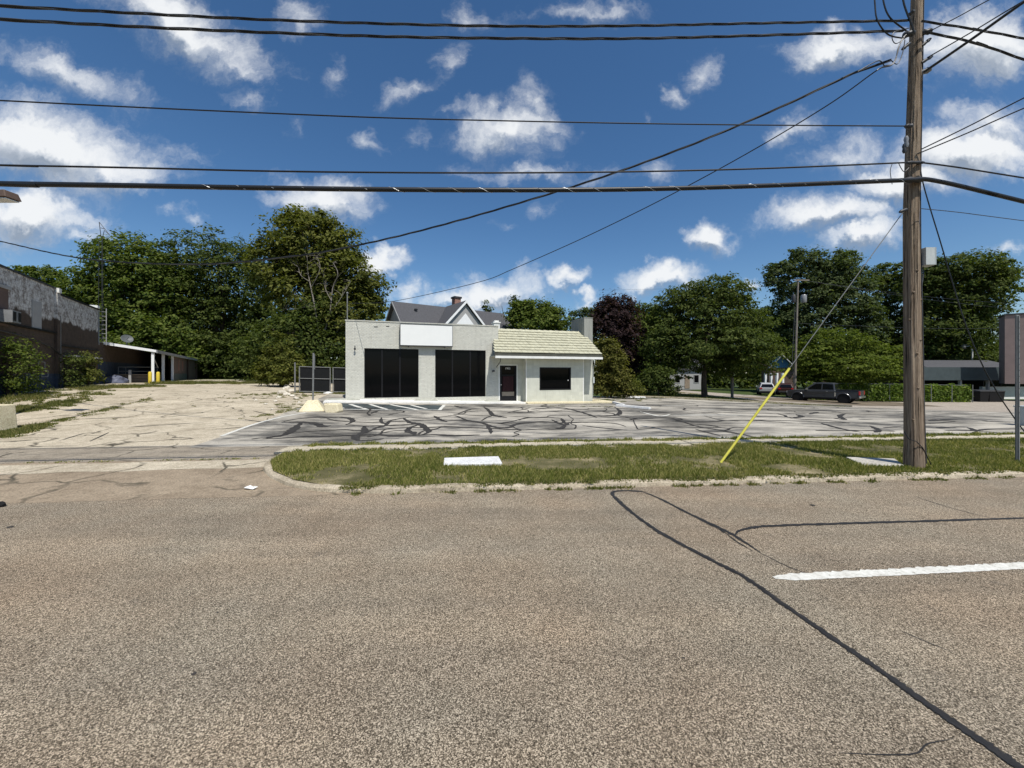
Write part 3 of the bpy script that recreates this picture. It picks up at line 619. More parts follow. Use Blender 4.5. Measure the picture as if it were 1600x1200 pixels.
for i in range(190): s = random.uniform(-4, 22); sp.append((*S(s, 8.53 + random.uniform(-.05, .12)), random.uniform(.05, .16), random.uniform(.05, .11), .085))
for i in range(60): s = random.uniform(-4, 22); sp.append((*S(s, 9.16), random.uniform(.05, .16), .08, .085))
for i in range(30): s = random.uniform(-9, -4.4); sp.append((*S(s, 8.3), random.uniform(.05, .1), .04, 0.))
clump_weeds('sidewalk_weeds', 'strip of weeds between the sidewalk and the cracked lot', sp, 'grass_blade', per=42)
sp = []
def along(pts, n, spread, r, h):
    P_ = [gnd(*p) for p in pts]
    for i in range(n):
        t = random.random() * (len(P_) - 1); k = int(t); f = t - k; a, b = P_[k], P_[k + 1]
        if mnoise.noise((t * 5, r * 9, 1)) < -.25: continue
        sp.append((a[0] + (b[0] - a[0]) * f + random.gauss(0, spread), a[1] + (b[1] - a[1]) * f + random.gauss(0, spread), r * random.uniform(.5, 1.5), h * random.uniform(.5, 1.4), None))
along([(0, 676), (60, 663), (120, 652), (180, 637), (240, 622)], 110, .14, .12, .07); along([(0, 684), (40, 672), (80, 662)], 60, .18, .16, .12)
along([(0, 645), (40, 640), (100, 628), (160, 612)], 150, .35, .2, .14); along([(0, 630), (60, 618), (150, 607), (235, 603)], 160, .5, .3, .22)
along([(160, 606), (240, 603)], 90, .5, .3, .2); along([(240, 600), (330, 599), (460, 599)], 170, .6, .4, .3); along([(380, 655), (430, 645), (460, 640)], 20, .15, .12, .06)
along([(380, 620), (440, 615), (470, 622)], 90, .7, .14, .07); along([(440, 630), (470, 640), (500, 628)], 60, .5, .14, .06); along([(470, 612), (540, 616)], 60, .5, .25, .12)
along([(200, 640), (340, 625)], 30, 1.5, .08, .04); along([(935, 628), (1000, 622), (1080, 618)], 70, .7, .2, .12); along([(820, 634), (960, 636)], 40, .06, .1, .05)
clump_weeds('lot_weeds', 'weeds sprouting through joints of the old concrete lot', sp, per=46)
sp = []
for i in range(420):
    t = random.random(); x = 9 + 15 * t; y = 33.2 + random.uniform(-.6, 3) - 5 * t * t; sp.append((x, y, random.uniform(.2, .45), random.uniform(.06, .16), None))
for i in range(500): x, y = random.uniform(8, 22), random.uniform(36, 58); sp.append((x, y, random.uniform(.3, .7), .1, None))
clump_weeds('far_lawn_grass', 'rough lawn grass beyond the far edge of the lot', sp, 'grass_blade', per=22)

# ================================================================ THE WHITE BRICK SHOP
O1 = (-.432 * 20.5, 20.5); F1 = frame(O1, 18)
shop = thing('shop_building', 'vacant white painted brick shop with black plate windows and pale tiled porch roof', 'building', F1(0, 0, 0))
def part(name, mat, boxes, parent=shop, fr=F1, **k):
    mb = MB()
    for b in boxes: mb.box(*b, fr=fr)
    return mb.build(name, mat, parent, **k)
ZT, ZB = 4.54, -.45
# brick block with two openings
wall = part('wall', 'white_brick', [(0, .93, 0, .32, ZB, ZT), (3.79, 4.71, 0, .32, ZB, ZT), (7.67, 8.45, 0, .32, ZB, ZT), (.93, 3.79, 0, .32, ZB, .40), (.93, 3.79, 0, .32, 3.1, ZT), (4.71, 7.67, 0, .32, ZB, .36), (4.71, 7.67, 0, .32, 3.1, ZT),
    (0, .3, .32, 11, ZB, ZT), (8.15, 8.45, .32, 11, ZB, ZT), (.3, 8.15, 10.7, 11, ZB, ZT)])
part('coping', 'white_brick', [(-.03, 8.48, -.03, .35, ZT + .002, ZT + .06), (-.03, .33, .35, 11.03, ZT + .002, ZT + .06), (8.12, 8.48, .35, 11.03, ZT + .002, ZT + .06)], wall)
part('flat_roof', 'shingle', [(.3, 8.15, .32, 10.7, 4.0, 4.1)])
part('inner_floor', 'dark_metal', [(.3, 8.15, .32, 10.7, -.1, .2)]); 
def shopfront(edges, z0, z1):
    for a, b in zip(edges[:-1], edges[1:]):
        w = part('window', 'black_frame', [(a, a + .04, .06, .16, z0 + .04, z1 - .04), (b - .04, b, .06, .16, z0 + .04, z1 - .04), (a, b, .06, .16, z0, z0 + .04), (a, b, .06, .16, z1 - .04, z1)])
        g = MB(); j = random.uniform(-.008, .008)
        g.hexa([F1(a + .04, .10 + j, z0 + .04), F1(b - .04, .10 - j, z0 + .04), F1(b - .04, .115 - j, z0 + .04), F1(a + .04, .115 + j, z0 + .04), F1(a + .04, .10 + j, z1 - .04), F1(b - .04, .10 - j, z1 - .04), F1(b - .04, .115 - j, z1 - .04), F1(a + .04, .115 + j, z1 - .04)])
        g.build('pane', 'dark_glass', w)
shopfront([.93, 1.84, 2.78, 3.79], .40, 3.1); shopfront([4.71, 5.70, 6.75, 7.67], .36, 3.1)
part('window_backing', 'black_frame', [(.94, 3.78, .30, .34, .40, 3.1), (4.72, 7.66, .30, .34, .36, 3.1)])
# missing bricks / vent slots and the wall hook
part('vent_slot', 'black_frame', [(1.42, 1.62, -.012, .05, 4.25, 4.29), ]); part('vent_slot', 'black_frame', [(2.05, 2.22, -.012, .05, 4.30, 4.33)])
hk = MB(); hk.tube([F1(.47, 0, 3.18), F1(.47, -.1, 3.2), F1(.47, -.14, 3.1)], .022, 8); hk.lathe(F1(.47, -.14, 2.98), [(.02, 0), (.055, .03), (.05, .1), (.02, .14)], 10); hk.build('wall_lamp', 'dark_metal', shop)
hk = MB(); hk.tube([F1(8.1, -.01, 1.86), F1(8.1, -.16, 1.88)], .05, 8); hk.box(8.04, 8.17, -.22, -.13, 1.83, 1.93, fr=F1); hk.build('door_lamp', 'dark_metal', shop)
# porch wing behind and around the door
part('porch_wall', 'smooth_wall', [(8.452, 8.54, 0, .3, ZB, 3.0), (9.60, 9.98, 0, .3, ZB, 3.0), (8.54, 9.60, 0, .3, 2.21, 3.0), (9.98, 14.80, 0, .3, ZB, 3.0), (14.50, 14.80, .3, 8, ZB, 3.0), (8.46, 14.5, 7.7, 8, ZB, 3.0)])
bay = part('bay_wall', 'smooth_wall', [(9.98, 10.85, -.65, -.002, ZB, 2.75), (12.94, 13.83, -.65, -.002, ZB, 2.75), (10.85, 12.94, -.65, -.002, ZB, .72), (10.85, 12.94, -.65, -.002, 2.10, 2.75)])
part('corner_trim', 'white_paint', [(9.975, 10.03, -.656, -.60, ZB, 2.74)], bay); part('corner_trim', 'white_paint', [(13.78, 13.835, -.656, -.60, ZB, 2.74)], bay)
part('plinth', 'smooth_wall', [(10.04, 13.77, -.668, -.651, ZB, .16)], bay)
bw = part('window', 'black_frame', [(10.85, 10.93, -.66, -.5, .72, 2.10), (12.86, 12.94, -.66, -.5, .72, 2.10), (10.93, 12.86, -.66, -.5, .72, .80), (10.93, 12.86, -.66, -.5, 2.03, 2.10)])
part('pane', 'dark_glass', [(10.93, 12.86, -.57, -.56, .80, 2.03)], bw); part('window_sticker', 'sign_white', [(12.76, 12.81, -.577, -.572, 1.28, 1.34)], bw)
dr = part('door', 'black_frame', [(8.54, 8.66, -.01, .10, .02, 2.21), (9.48, 9.60, -.01, .10, .02, 2.21), (8.66, 9.48, -.01, .10, .02, .34), (8.66, 9.48, -.01, .10, 1.58, 1.66), (8.66, 9.48, -.01, .10, 2.13, 2.21)])
part('pane', 'dark_glass', [(8.66, 9.48, .05, .06, 1.66, 2.13)], dr); part('pane', 'dark_glass', [(8.66, 9.48, .06, .065, .34, 1.58)], dr)
cu = MB(); n = 28
for i in range(n):
    a0 = 8.72 + .70 * i / n; a1 = 8.72 + .70 * (i + 1) / n; w0 = .036 + .014 * math.sin(i * 1.9); w1 = .036 + .014 * math.sin((i + 1) * 1.9)
    cu.add([F1(a0, w0, .66), F1(a1, w1, .66), F1(a1, w1, 1.56), F1(a0, w0, 1.56)], [(0, 1, 2, 3)])
cu.build('curtain', 'curtain_red', dr); part('notice', 'card_board', [(8.68, 9.46, .030, .034, .36, .62)], dr)
part('door_frame', 'white_paint', [(8.47, 8.54, -.015, .12, .02, 2.27), (9.60, 9.67, -.015, .12, .02, 2.27), (8.54, 9.60, -.015, .12, 2.212, 2.27)], dr)
hd = MB(); hd.lathe(F1(8.6, -.01, 1.05), [(.03, 0), (.03, .015), (.016, .02), (.016, .05), (.03, .06), (.03, .085)], 10, Vector(F1(0, -1, 0)) - Vector(F1(0, 0, 0))); hd.build('handle', 'chrome', dr)
# street number painted on the door glass
tx = bpy.data.curves.new('street_number', 'FONT'); tx.body = '1902'; tx.size = .17; tx.align_x = 'CENTER'; tx.extrude = .002
to = bpy.data.objects.new('street_number_text', tx); col.objects.link(to); dg = bpy.context.evaluated_depsgraph_get(); me = bpy.data.meshes.new_from_object(to.evaluated_get(dg)); bpy.data.objects.remove(to)
to = bpy.data.objects.new('street_number', me); me.materials.clear(); me.materials.append(M['sign_white']); col.objects.link(to); to.parent = dr
q = Vector(F1(9.05, .045, 1.98)) - BASE[shop.name]; to.location = q; to.rotation_euler = (R(90), 0, R(18)); BASE[to.name] = BASE[shop.name]
# tiled porch roof: courses of overlapping tiles from eave to ridge
def slope(t): return (-1.22 + 2.45 * t, 2.90 + 1.62 * t)
mb = MB()
def deck(a0, a1, t0, t1, d0, d1):
    w0, z0 = slope(t0); w1, z1 = slope(t1)
    mb.hexa([F1(a0, w0, z0 + d0), F1(a1, w0, z0 + d0), F1(a1, w1, z1 + d0), F1(a0, w1, z1 + d0), F1(a0, w0, z0 + d1), F1(a1, w0, z0 + d1), F1(a1, w1, z1 + d1), F1(a0, w1, z1 + d1)])
w0, z0 = slope(0); w1, z1 = slope(.487)
mb.hexa([F1(7.90, w0, z0 - .10), F1(14.74, w0, z0 - .10), F1(14.74, w1, z1 - .10), F1(8.20, w1, z1 - .10), F1(7.90, w0, z0 - .02), F1(14.74, w0, z0 - .02), F1(14.74, w1, z1 - .02), F1(8.20, w1, z1 - .02)])
deck(8.50, 14.74, .489, 1, -.10, -.02)
roof = mb.build('roof', 'deck_gutter_shade', shop)
mb = MB(); mb.hexa([F1(8.5, 1.24, 4.44), F1(14.74, 1.24, 4.44), F1(14.74, 3.7, 2.9), F1(8.5, 3.7, 2.9), F1(8.5, 1.24, 4.50), F1(14.74, 1.24, 4.50), F1(14.74, 3.7, 2.96), F1(8.5, 3.7, 2.96)]); mb.build('rear_slope', 'roof_tile', roof)
NCO = 9
for i in range(NCO):
    t0 = i / NCO; t1 = (i + 1.22) / NCO; t1 = min(t1, 1.02); a0 = 7.88 + .62 * t0 if t0 < .47 else 8.5; c = MB(); a = a0 - (.17 if i % 2 else 0)
    w0, z0 = slope(t0); w1, z1 = slope(t1)
    while a < 14.77:
        b = min(a + .335, 14.78); aa = max(a, a0); j = random.uniform(-.006, .008)
        if b - aa > .03:
            c.hexa([F1(aa + .006, w0 - .03, z0 + .035 + j), F1(b - .006, w0 - .03, z0 + .035 + j), F1(b - .006, w1, z1 - .018), F1(aa + .006, w1, z1 - .018),
                    F1(aa + .006, w0 - .03, z0 + .08 + j), F1(b - .006, w0 - .03, z0 + .08 + j), F1(b - .006, w1, z1 + .006), F1(aa + .006, w1, z1 + .006)])
        a = b
    c.build('tile_course', 'roof_tile', roof)
c = MB(); a = 8.5
while a < 14.7:
    b = a + .42; c.hexa([F1(a, 1.08, 4.47), F1(b, 1.08, 4.45), F1(b, 1.38, 4.45), F1(a, 1.38, 4.47), F1(a, 1.16, 4.58), F1(b, 1.16, 4.55), F1(b, 1.30, 4.55), F1(a, 1.30, 4.58)]); a = b
c.build('ridge_tiles', 'roof_tile', roof)
part('fascia', 'white_paint', [(7.90, 14.78, -1.33, -1.20, 2.60, 2.735), ], roof); part('gutter', 'deck_gutter_shade', [(7.88, 14.80, -1.235, -1.202, 2.738, 2.88)], roof)  # recessed dark strip paints in the shadow line above the fascia
part('soffit', 'smooth_wall', [(7.90, 14.78, -1.199, -.001, 2.72, 2.755)], roof)
mb = MB(); mb.prism([F1(14.5, -1.15, 2.76), F1(14.5, 3.6, 2.76), F1(14.5, 1.23, 4.37)], Vector(F1(.23, 0, 0)) - Vector(F1(0, 0, 0))); mb.build('gable', 'smooth_wall', shop)
# ribbed metal chimney housing, small parapet chimney, mast
ch = part('chimney_housing', 'ribbed_metal', [(14.83, 15.18, .6, 2.5, ZB, 5.42), (14.55, 14.83, .6, 2.5, 3.02, 5.42)])
for k in range(9): part('rib', 'ribbed_metal', [(14.525, 14.55, .72 + k * .2, .78 + k * .2, 3.6, 5.42)], ch)
part('cap', 'ribbed_metal', [(14.53, 15.20, .58, 2.52, 5.421, 5.46)], ch)
sm = part('flue', 'white_paint', [(8.73, 9.12, 2.0, 2.5, 3.2, 5.02)]); part('cap', 'white_paint', [(8.68, 9.17, 1.95, 2.55, 5.022, 5.09)], sm); part('pot', 'white_paint', [(8.78, 9.07, 2.05, 2.45, 5.092, 5.2)], sm)
mb = MB(); mb.tube([F1(.05, .4, 3.9), F1(.05, .4, 6.05)], .03, 8); mb.lathe(F1(.05, .4, 6.05), [(.03, 0), (.06, .02), (.06, .06), (.02, .1)], 8); mb.build('service_mast', 'galvanised', shop)
mb = MB(); mb.tube([F1(8.3, -1.0, 2.6), F1(8.3, -.9, 2.4), F1(8.3, -.06, 2.1)], .02, 6); mb.build('downpipe', 'dark_metal', shop)
mb = MB(); mb.tube([F1(14.86, -.1, 2.62), F1(14.86, -.2, 2.4), F1(14.86, .0, 2.0), F1(14.86, .05, .2)], .025, 6); mb.box(14.81, 14.93, -.08, .08, 1.1, 1.5, fr=F1); mb.build('meter_box', 'grey_box', shop)
# blank sign box on the front
sg = thing('sign_box', 'blank white rectangular sign box mounted above the shop windows', 'sign', F1(2.77, -.3, 3.25))
part('cabinet', 'dark_metal', [(2.77, 5.67, -.30, -.004, 3.25, 4.45)], sg); part('face', 'sign_white', [(2.80, 5.64, -.312, -.301, 3.29, 4.42)], sg)
for a in (3.2, 5.2): part('bracket', 'dark_metal', [(a, a + .06, -.28, -.004, 3.20, 3.248)], sg)
# front walk and low bumper mounds
def walk_sheet(name, a0, a1, w0, w1, mat, top):
    p = [F1(a0, w0, 0), F1(a1, w0, 0), F1(a1, w1, 0), F1(a0, w1, 0)]; return sheet(name, [(q[0], q[1]) for q in p], top, mat, .8, skirt=.2)
walk_sheet('front_walk', -.9, 9.75, -1.25, -.004, 'walk_white', .075); walk_sheet('side_walk', 9.76, 15.9, -1.55, -.67, 'yellow_base', .07); walk_sheet('side_walk', 14.83, 15.9, -.66, 1.0, 'yellow_base', .07)
def bumper(a0, a1, w, h, label, mat='grey_stone'):
    z = zf(*F1((a0 + a1) / 2, w, 0)[:2]) + .07; mb = MB(); n = 10; vs_ = []
    for i in range(n + 1):
        a = a0 + (a1 - a0) * i / n; e = min(1, .35 + 4 * min(i, n - i) / n)
        for k in range(7):
            th = math.pi * k / 6; r = h * e * (1 + .12 * mnoise.noise((a * 3, k, 0))); vs_.append(F1(a, w - math.cos(th) * .14 * e, z - .02 + r * math.sin(th)))
    mb.add(vs_, [(i * 7 + k, i * 7 + k + 1, i * 7 + k + 8, i * 7 + k + 7) for i in range(n) for k in range(6)] + [tuple(range(7)), tuple(range(n * 7, n * 7 + 7))])
    return tag(mb.build('parking_bumper', mat, smooth=True, loc=F1((a0 + a1) / 2, w, z)), label, 'bumper', 'low bumpers at the shop front')
bumper(-1.0, .75, -.5, .12, 'low stone bumper at the left corner of the shop front'); bumper(3.5, 4.8, -.35, .15, 'low stone bumper at the pillar between the shop windows'); bumper(7.5, 8.45, -.35, .16, 'low stone bumper just left of the shop door')

# ================================================================ BESIDE THE SHOP: gate, sign base, rubble
def F1g(a, w, z): x, y, _ = F1(a, w, 0); return (x, y, zf(x, y) + z)
def gate_leaf(a0, a1, w, label):
    g = thing('chain_gate', label, 'gate', F1g(a0, w, 0), 'screened gate leaves')
    for a in (a0, a1):
        mb = MB(); mb.tube([F1g(a, w, .05), F1g(a, w, 1.68)], .035, 8); mb.build('post', 'galvanised', g)
    for z in (.10, .92, 1.66):
        mb = MB(); mb.tube([F1g(a0, w, z), F1g(a1, w, z)], .024, 8); mb.build('rail', 'galvanised', g)
    mb = MB(); n = 30; vs_ = []
    for i in range(n + 1):
        a = a0 + .04 + (a1 - a0 - .08) * i / n; o = .012 * mnoise.noise((i * .7, a0, 0))
        vs_ += [F1g(a, w + .03 + o, .08), F1g(a, w + .03 - o, 1.64)]
    mb.add(vs_, [(2 * i, 2 * i + 2, 2 * i + 3, 2 * i + 1) for i in range(n)]); mb.build('screen', 'screen_black', g)
    return g
gate_leaf(-3.15, -1.38, 5, 'left gate leaf with black screening beside the shop'); gate_leaf(-1.22, .1, 5.05, 'right gate leaf with black screening touching the shop wall')
mb = MB(); mb.tube([F1g(-3.40, 5, -.05), F1g(-3.40, 5, 1.85)], .045, 8); mb.lathe(F1g(-3.40, 5, 1.85), [(.045, 0), (.05, .02), (.02, .06)], 8)
tag(mb.build('gate_post', 'galvanised', smooth=True, loc=F1g(-3.4, 5, 0)), 'leftmost capped steel post holding the screened gate', 'post')
mb = MB(); b = F1g(-1.45, 4.7, 0); mb.lathe(b, [(.30, 0), (.30, .05), (.12, .10), (.10, .12)], 12); tag(mb.build('gate_footing', 'white_slab', loc=b), 'small pale concrete footing below where the gate leaves meet', 'footing')
# sign post in a tapering concrete base
bx, by = gnd(489, 641); bz = zf(bx, by)
sp_ = thing('sign_post', 'bare steel sign post standing in a tapering yellowish concrete base', 'post', (bx, by, bz))
def taper(mb, x, y, z, a, b, h, rot=0, tip=0):
    def q(r, hz):
        out = []
        for sx, sy in ((-1, -1), (1, -1), (1, 1), (-1, 1)):
            X, Y = sx * r, sy * r; Z = hz; X, Z = X * math.cos(tip) + Z * math.sin(tip), -X * math.sin(tip) + Z * math.cos(tip)
            out.append((x + X * math.cos(rot) - Y * math.sin(rot), y + X * math.sin(rot) + Y * math.cos(rot), z + Z))
        return out
    return mb.hexa(q(a, 0) + q(b, h))
mb = MB(); taper(mb, bx, by, bz - .02, .50, .20, .46, .35); mb.build('base', 'yellow_base', sp_, bevel=.04)
mb = MB(); mb.tube([(bx, by, bz + .4), (bx + .02, by, bz + 2.45)], .036, 8); mb.build('pole', 'galvanised', sp_)
mb = MB(); mb.box(bx + .045, bx + .075, by - .03, by + .03, bz + 1.75, bz + 2.40); mb.build('channel', 'galvanised', sp_)
fx, fy = gnd(511, 643); fz = zf(fx, fy); mb = MB(); taper(mb, fx + .1, fy, fz + .06, .30, .17, .55, -.25, 1.35)
tag(mb.build('fallen_base', 'yellow_base', bevel=.05, loc=(fx, fy, fz)), 'second tapering concrete base lying tipped over beside the sign post', 'concrete base')
def rock(x, y, r, label, mat='rubble_stone', group='loose rubble by the gate', flat_=.6, name='rubble_stone', cat='stone'):
    bm = bmesh.new(); bmesh.ops.create_icosphere(bm, subdivisions=2, radius=r); sd = random.random() * 99
    for v in bm.verts:
        d = 1 + .45 * mnoise.noise((v.co / r * 1.1 + Vector((sd, 0, 0)))); v.co *= d; v.co.z *= flat_
    me = bpy.data.meshes.new(name); bm.to_mesh(me); bm.free(); me.materials.append(M[mat]); o = bpy.data.objects.new(name, me); o.location = (x, y, zf(x, y) + r * flat_ * .5); o.rotation_euler.z = random.random() * 6; col.objects.link(o); return tag(o, label, cat, group)
rubl = [((441, 616), .26), ((448, 618), .2), ((455, 613), .24), ((436, 622), .14), ((446, 608), .22), ((458, 620), .16), ((450, 606), .18), ((481, 613), .16), ((463, 624), .15), ((430, 628), .1), ((468, 630), .1), ((415, 632), .08), ((400, 626), .08), ((425, 640), .07)]
for i, (p, r) in enumerate(rubl): x, y = gnd(*p); rock(x, y, r, 'pale broken concrete rubble lying left of the screened gate')
# wheel stops in the lot right of the shop
def stop_block(p, q, label):
    a = Vector((*gnd(*p), 0)); b = Vector((*gnd(*q), 0)); t = (b - a).normalized(); n_ = Vector((-t.y, t.x, 0)); mb = MB(); vs_ = []
    for e in (a, b):
        z = zf(e.x, e.y)
        for o, h in ((-.1, 0), (-.06, .12), (.06, .12), (.1, 0)): vs_.append((e + n_ * o) + Vector((0, 0, z + .005 + h)))
    mb.add(vs_, [(0, 1, 5, 4), (1, 2, 6, 5), (2, 3, 7, 6), (3, 0, 4, 7), (3, 2, 1, 0), (4, 5, 6, 7)]); return tag(mb.build('wheel_stop', 'white_slab', bevel=.02, loc=(a.x, a.y, zf(a.x, a.y))), label, 'wheel stop', 'wheel stops right of the shop')
stop_block((958, 630), (975, 635), 'short white wheel stop nearest the shop corner, lying askew'); stop_block((963, 635), (1016, 640), 'long white wheel stop just right of the shop corner'); stop_block((983, 621.5), (1008, 622), 'farthest white wheel stop, near the shrubs behind the lot')

# ================================================================ VERGE: lids, utility pole, guy, post
def lid(poly, name, mat, label, z):
    mb = MB(); mb.prism([(p[0], p[1], .02) for p in poly], (0, 0, z - .02)); return tag(mb.build(name, mat, bevel=.012, loc=(poly[0][0], poly[0][1], 0)), label, 'slab')
lid(SLAB1, 'vault_lid', 'white_slab', 'bright white concrete vault lid lying in the grass verge', .118); lid(SLAB2, 'vault_lid', 'grey_slab', 'weathered grey concrete lid beside the utility pole', .11)
PB = at(1428.5, 727, 6.9); PX, PY = PB.x, 6.9
up = thing('utility_pole', 'tall weathered brown wooden utility pole on the grass verge', 'utility pole', (PX, PY, .08))
def pole_r(z): return .136 - .0068 * z + (.008 if z < .3 else 0)
def pole_c(z): return Vector((PX + (-.012 * z if z < 4.6 else -.055 + .028 * (z - 4.6)), PY, z))
mb = MB(); zs = [0.02] + [i * .25 for i in range(1, 45)]; NS = 40; vs_ = []
for z in zs:
    c = pole_c(z); r = pole_r(z)
    for k in range(NS):
        a = 2 * math.pi * k / NS; g = .008 * mnoise.noise((math.cos(a) * 5, math.sin(a) * 5, z * .22)) + .006 * mnoise.noise((math.cos(a) * 13, math.sin(a) * 13, z * .3))
        g -= .016 * max(0, 1 - abs((a - 5.25 - .03 * math.sin(z)) * r / .013))     # the long drying check
        vs_.append(c + Vector((math.cos(a), math.sin(a), 0)) * (r + g))
mb.add(vs_, [(i * NS + k, i * NS + (k + 1) % NS, (i + 1) * NS + (k + 1) % NS, (i + 1) * NS + k) for i in range(len(zs) - 1) for k in range(NS)] + [tuple(range((len(zs) - 1) * NS, len(zs) * NS))])
shaft = mb.build('shaft', 'pole_wood', up, smooth=True)
for px, py in ((1423, 425), (1419, 458), (1428, 532), (1423, 553), (1424, 606), (1437, 642), (1419, 655), (1414, 500), (1436, 480), (1430, 470)):
    c = at(px, py, PY); c0 = pole_c(c.z); d = Vector((c.x - c0.x, 0, 0)); d.y = -math.sqrt(max(.004, pole_r(c.z) ** 2 - d.x ** 2)); d = d.normalized() * pole_r(c.z); mb = MB()
    mb.lathe(c0 + d * .93, [(.024, 0), (.021, .010), (.009, .018), (.007, .026)], 8, d); mb.build('knot', 'pole_wood', up, smooth=True)
bxp = thing('meter_cabinet', 'small pale grey metal box fixed to the right of the pole', 'utility box', at(1446, 402, PY - .03))
a = at(1440.5, 416, PY - .06); b = at(1455.5, 388, PY - .06); mb = MB(); mb.box(a.x, b.x, PY - .12, PY + .02, a.z, b.z); cab = mb.build('cabinet', 'grey_box', bxp, bevel=.008)
mb = MB(); mb.box(a.x - .006, b.x + .006, PY - .135, PY - .121, a.z + .01, b.z - .005); mb.build('cover', 'grey_box', cab); mb = MB(); mb.tube([(a.x + .05, PY - .03, a.z), (a.x + .04, PY - .05, a.z - .15), (a.x - .04, PY - .07, a.z - .5), (a.x - .02, PY - .085, 1.0), (a.x - .02, PY - .095, .1)], .008, 5); mb.build('conduit', 'dark_metal', cab)
# pole hardware
def hw(name, px, py, boxes=None, r=.03, mat='dark_metal', n=.0, h=.12, axis=(0, 0, 1)):
    c = at(px, py, PY + n * .68); mb = MB(); r *= 1.05; mb.lathe(c, [(r * .6, -h / 2), (r, -h / 4), (r * .75, 0), (r, h / 4), (r * .6, h / 2)], 10, axis); return mb.build(name, mat, up, smooth=True)
hw('insulator', 1420, 53, r=.055, n=-.17, h=.16, axis=(1, -.3, 0)); hw('insulator', 1447, 50, r=.05, n=-.1, h=.16, axis=(1, -.3, 0)); hw('clamp', 1416, 72, r=.03, n=-.12, h=.18, axis=(1, 0, .8)); hw('clamp', 1447, 66, r=.03, n=-.1, h=.2, axis=(1, 0, .8)); hw('clamp', 1448, 93, r=.03, n=-.12, h=.22, axis=(1, 0, .6)); hw('clamp', 1444, 112, r=.05, n=-.06, h=.18, axis=(1, -.5, .2), mat='porcelain')
hw('bolt_eye', 1420, 197, r=.04, n=-.2, h=.12, axis=(1, 0, 0)); hw('splice_case', 1416, 222, r=.035, n=-.16, h=.2, mat='porcelain'); hw('splice_case', 1413, 232, r=.03, n=-.14, h=.16); hw('clamp', 1430, 254, r=.03, n=-.2, h=.3, axis=(1, 0, 0)); hw('clamp', 1428, 281, r=.05, n=-.19, h=.34, axis=(1, 0, 0)); hw('bolt_eye', 1411.5, 329, r=.03, n=-.1, h=.14, axis=(1, 0, .4)); hw('bolt_eye', 1424, 20, r=.03, n=-.16, h=.1, axis=(0, 1, 0))
mb = MB(); mb.tube([pole_c(z) + Vector((pole_r(z) * .86, -pole_r(z) * .62, 0)) for z in [.15, 1, 2, 3, 4, 5, 6, 7, 8, 9]], .009, 5); mb.build('ground_wire', 'cable_grey', up)
mb = MB(); mb.tube([at(1413, 674, PY - .08), at(1420, 686, PY - .145), at(1432, 690, PY - .155), at(1442, 700, PY - .14), (at(1455, 726, PY - .12)).xyz], .007, 6); mb.build('base_cable', 'cable_black', up)
# guy wire with its yellow guard
ax, ay = gnd(1125, 722, .09); A0 = Vector((ax, ay, .06)); A1 = pole_c(4.62) + Vector((-.11, 0, .06)); gd = thing('guy_wire', 'taut steel guy wire with bright yellow plastic guard leaning to the pole', 'guy wire', A0)
mb = MB(); mb.tube([A0, A1], .007, 6); mb.build('strand', 'galvanised', gd); t = .385
mb = MB(); mb.tube([A0 + (A1 - A0) * .004, A0 + (A1 - A0) * t], [.022, .021], 12); mb.build('guard', 'yellow_paint', gd, smooth=True)
mb = MB(); mb.tube([A0 - (A1 - A0) * .03, A0 + (A1 - A0) * .015], .012, 6); mb.build('anchor_rod', 'galvanised', gd)
qx, qy = gnd(1590, 719, .09); pst = thing('street_post', 'grey galvanised steel post at the right edge of the verge', 'post', (qx, qy, .08))
mb = MB(); mb.box(qx - .032, qx + .026, qy - .012, qy + .02, .03, 2.86); mb.build('channel', 'galvanised', pst, bevel=.012); mb = MB(); mb.box(qx - .012, qx + .008, qy - .028, qy - .013, .04, 2.84); mb.build('rib', 'galvanised', pst)
for i in range(16): mb = MB(); z = 1.0 + i * .115; mb.lathe((qx - .002, qy - .029, z), [(.005, 0), (.005, .003)], 8, (0, -1, 0)); mb.build('bolt_hole', 'black_frame', pst)
ex, ey = gnd(1606, 665); mb = MB(); ez = zf(ex, ey); mb.box(ex - .20, ex + .25, ey - .2, ey + .2, ez, ez + .60); mb.box(ex - .22, ex + .27, ey - .22, ey + .22, ez + .602, ez + .66)
tag(mb.build('utility_pedestal', 'grey_box', bevel=.02, loc=(ex, ey, ez)), 'low grey utility pedestal behind the steel post at the right edge', 'pedestal')

# ================================================================ OVERHEAD LINES
NP = sn(PX, PY)[1]
def on_line(px, py, off=0.):
    k = (px - 800) / FPX; d = (NP + off) / (CS - k * SS); return at(px, py, d)
def extend(P, l, head=True):
    if head: t = (P[0] - P[1]).normalized(); return [P[0] + t * l] + P
    t = (P[-1] - P[-2]).normalized(); return P + [P[-1] + t * l]
def wire(label, P, r, mat='cable_black', twist=False, n=10, name='overhead_wire', group='overhead lines', seg=6):
    L_ = smooth_line(P, n); loc = L_[-1]
    if not twist:
        mb = MB(); mb.tube(L_, r, seg); return tag(mb.build(name, mat, smooth=True, loc=loc), label, 'cable', group)
    o = thing(name, label, 'cable', loc, group); D = []; ph = 0
    fine = smooth_line(P, n * 4)
    for k in range(3):
        pts = []; dist = 0
        for i, p in enumerate(fine):
            if i: dist += (p - fine[i - 1]).length
            a = dist * 3.4 + k * 2.1; pts.append(p + Vector((0, math.cos(a), math.sin(a))) * r * .7)
        mb = MB(); mb.tube(pts, r * .52, 5); mb.build('strand', mat if k else 'cable_grey', o, smooth=True)
    return o
w = lambda L_, off=-.2: [on_line(*p, off) for p in L_]
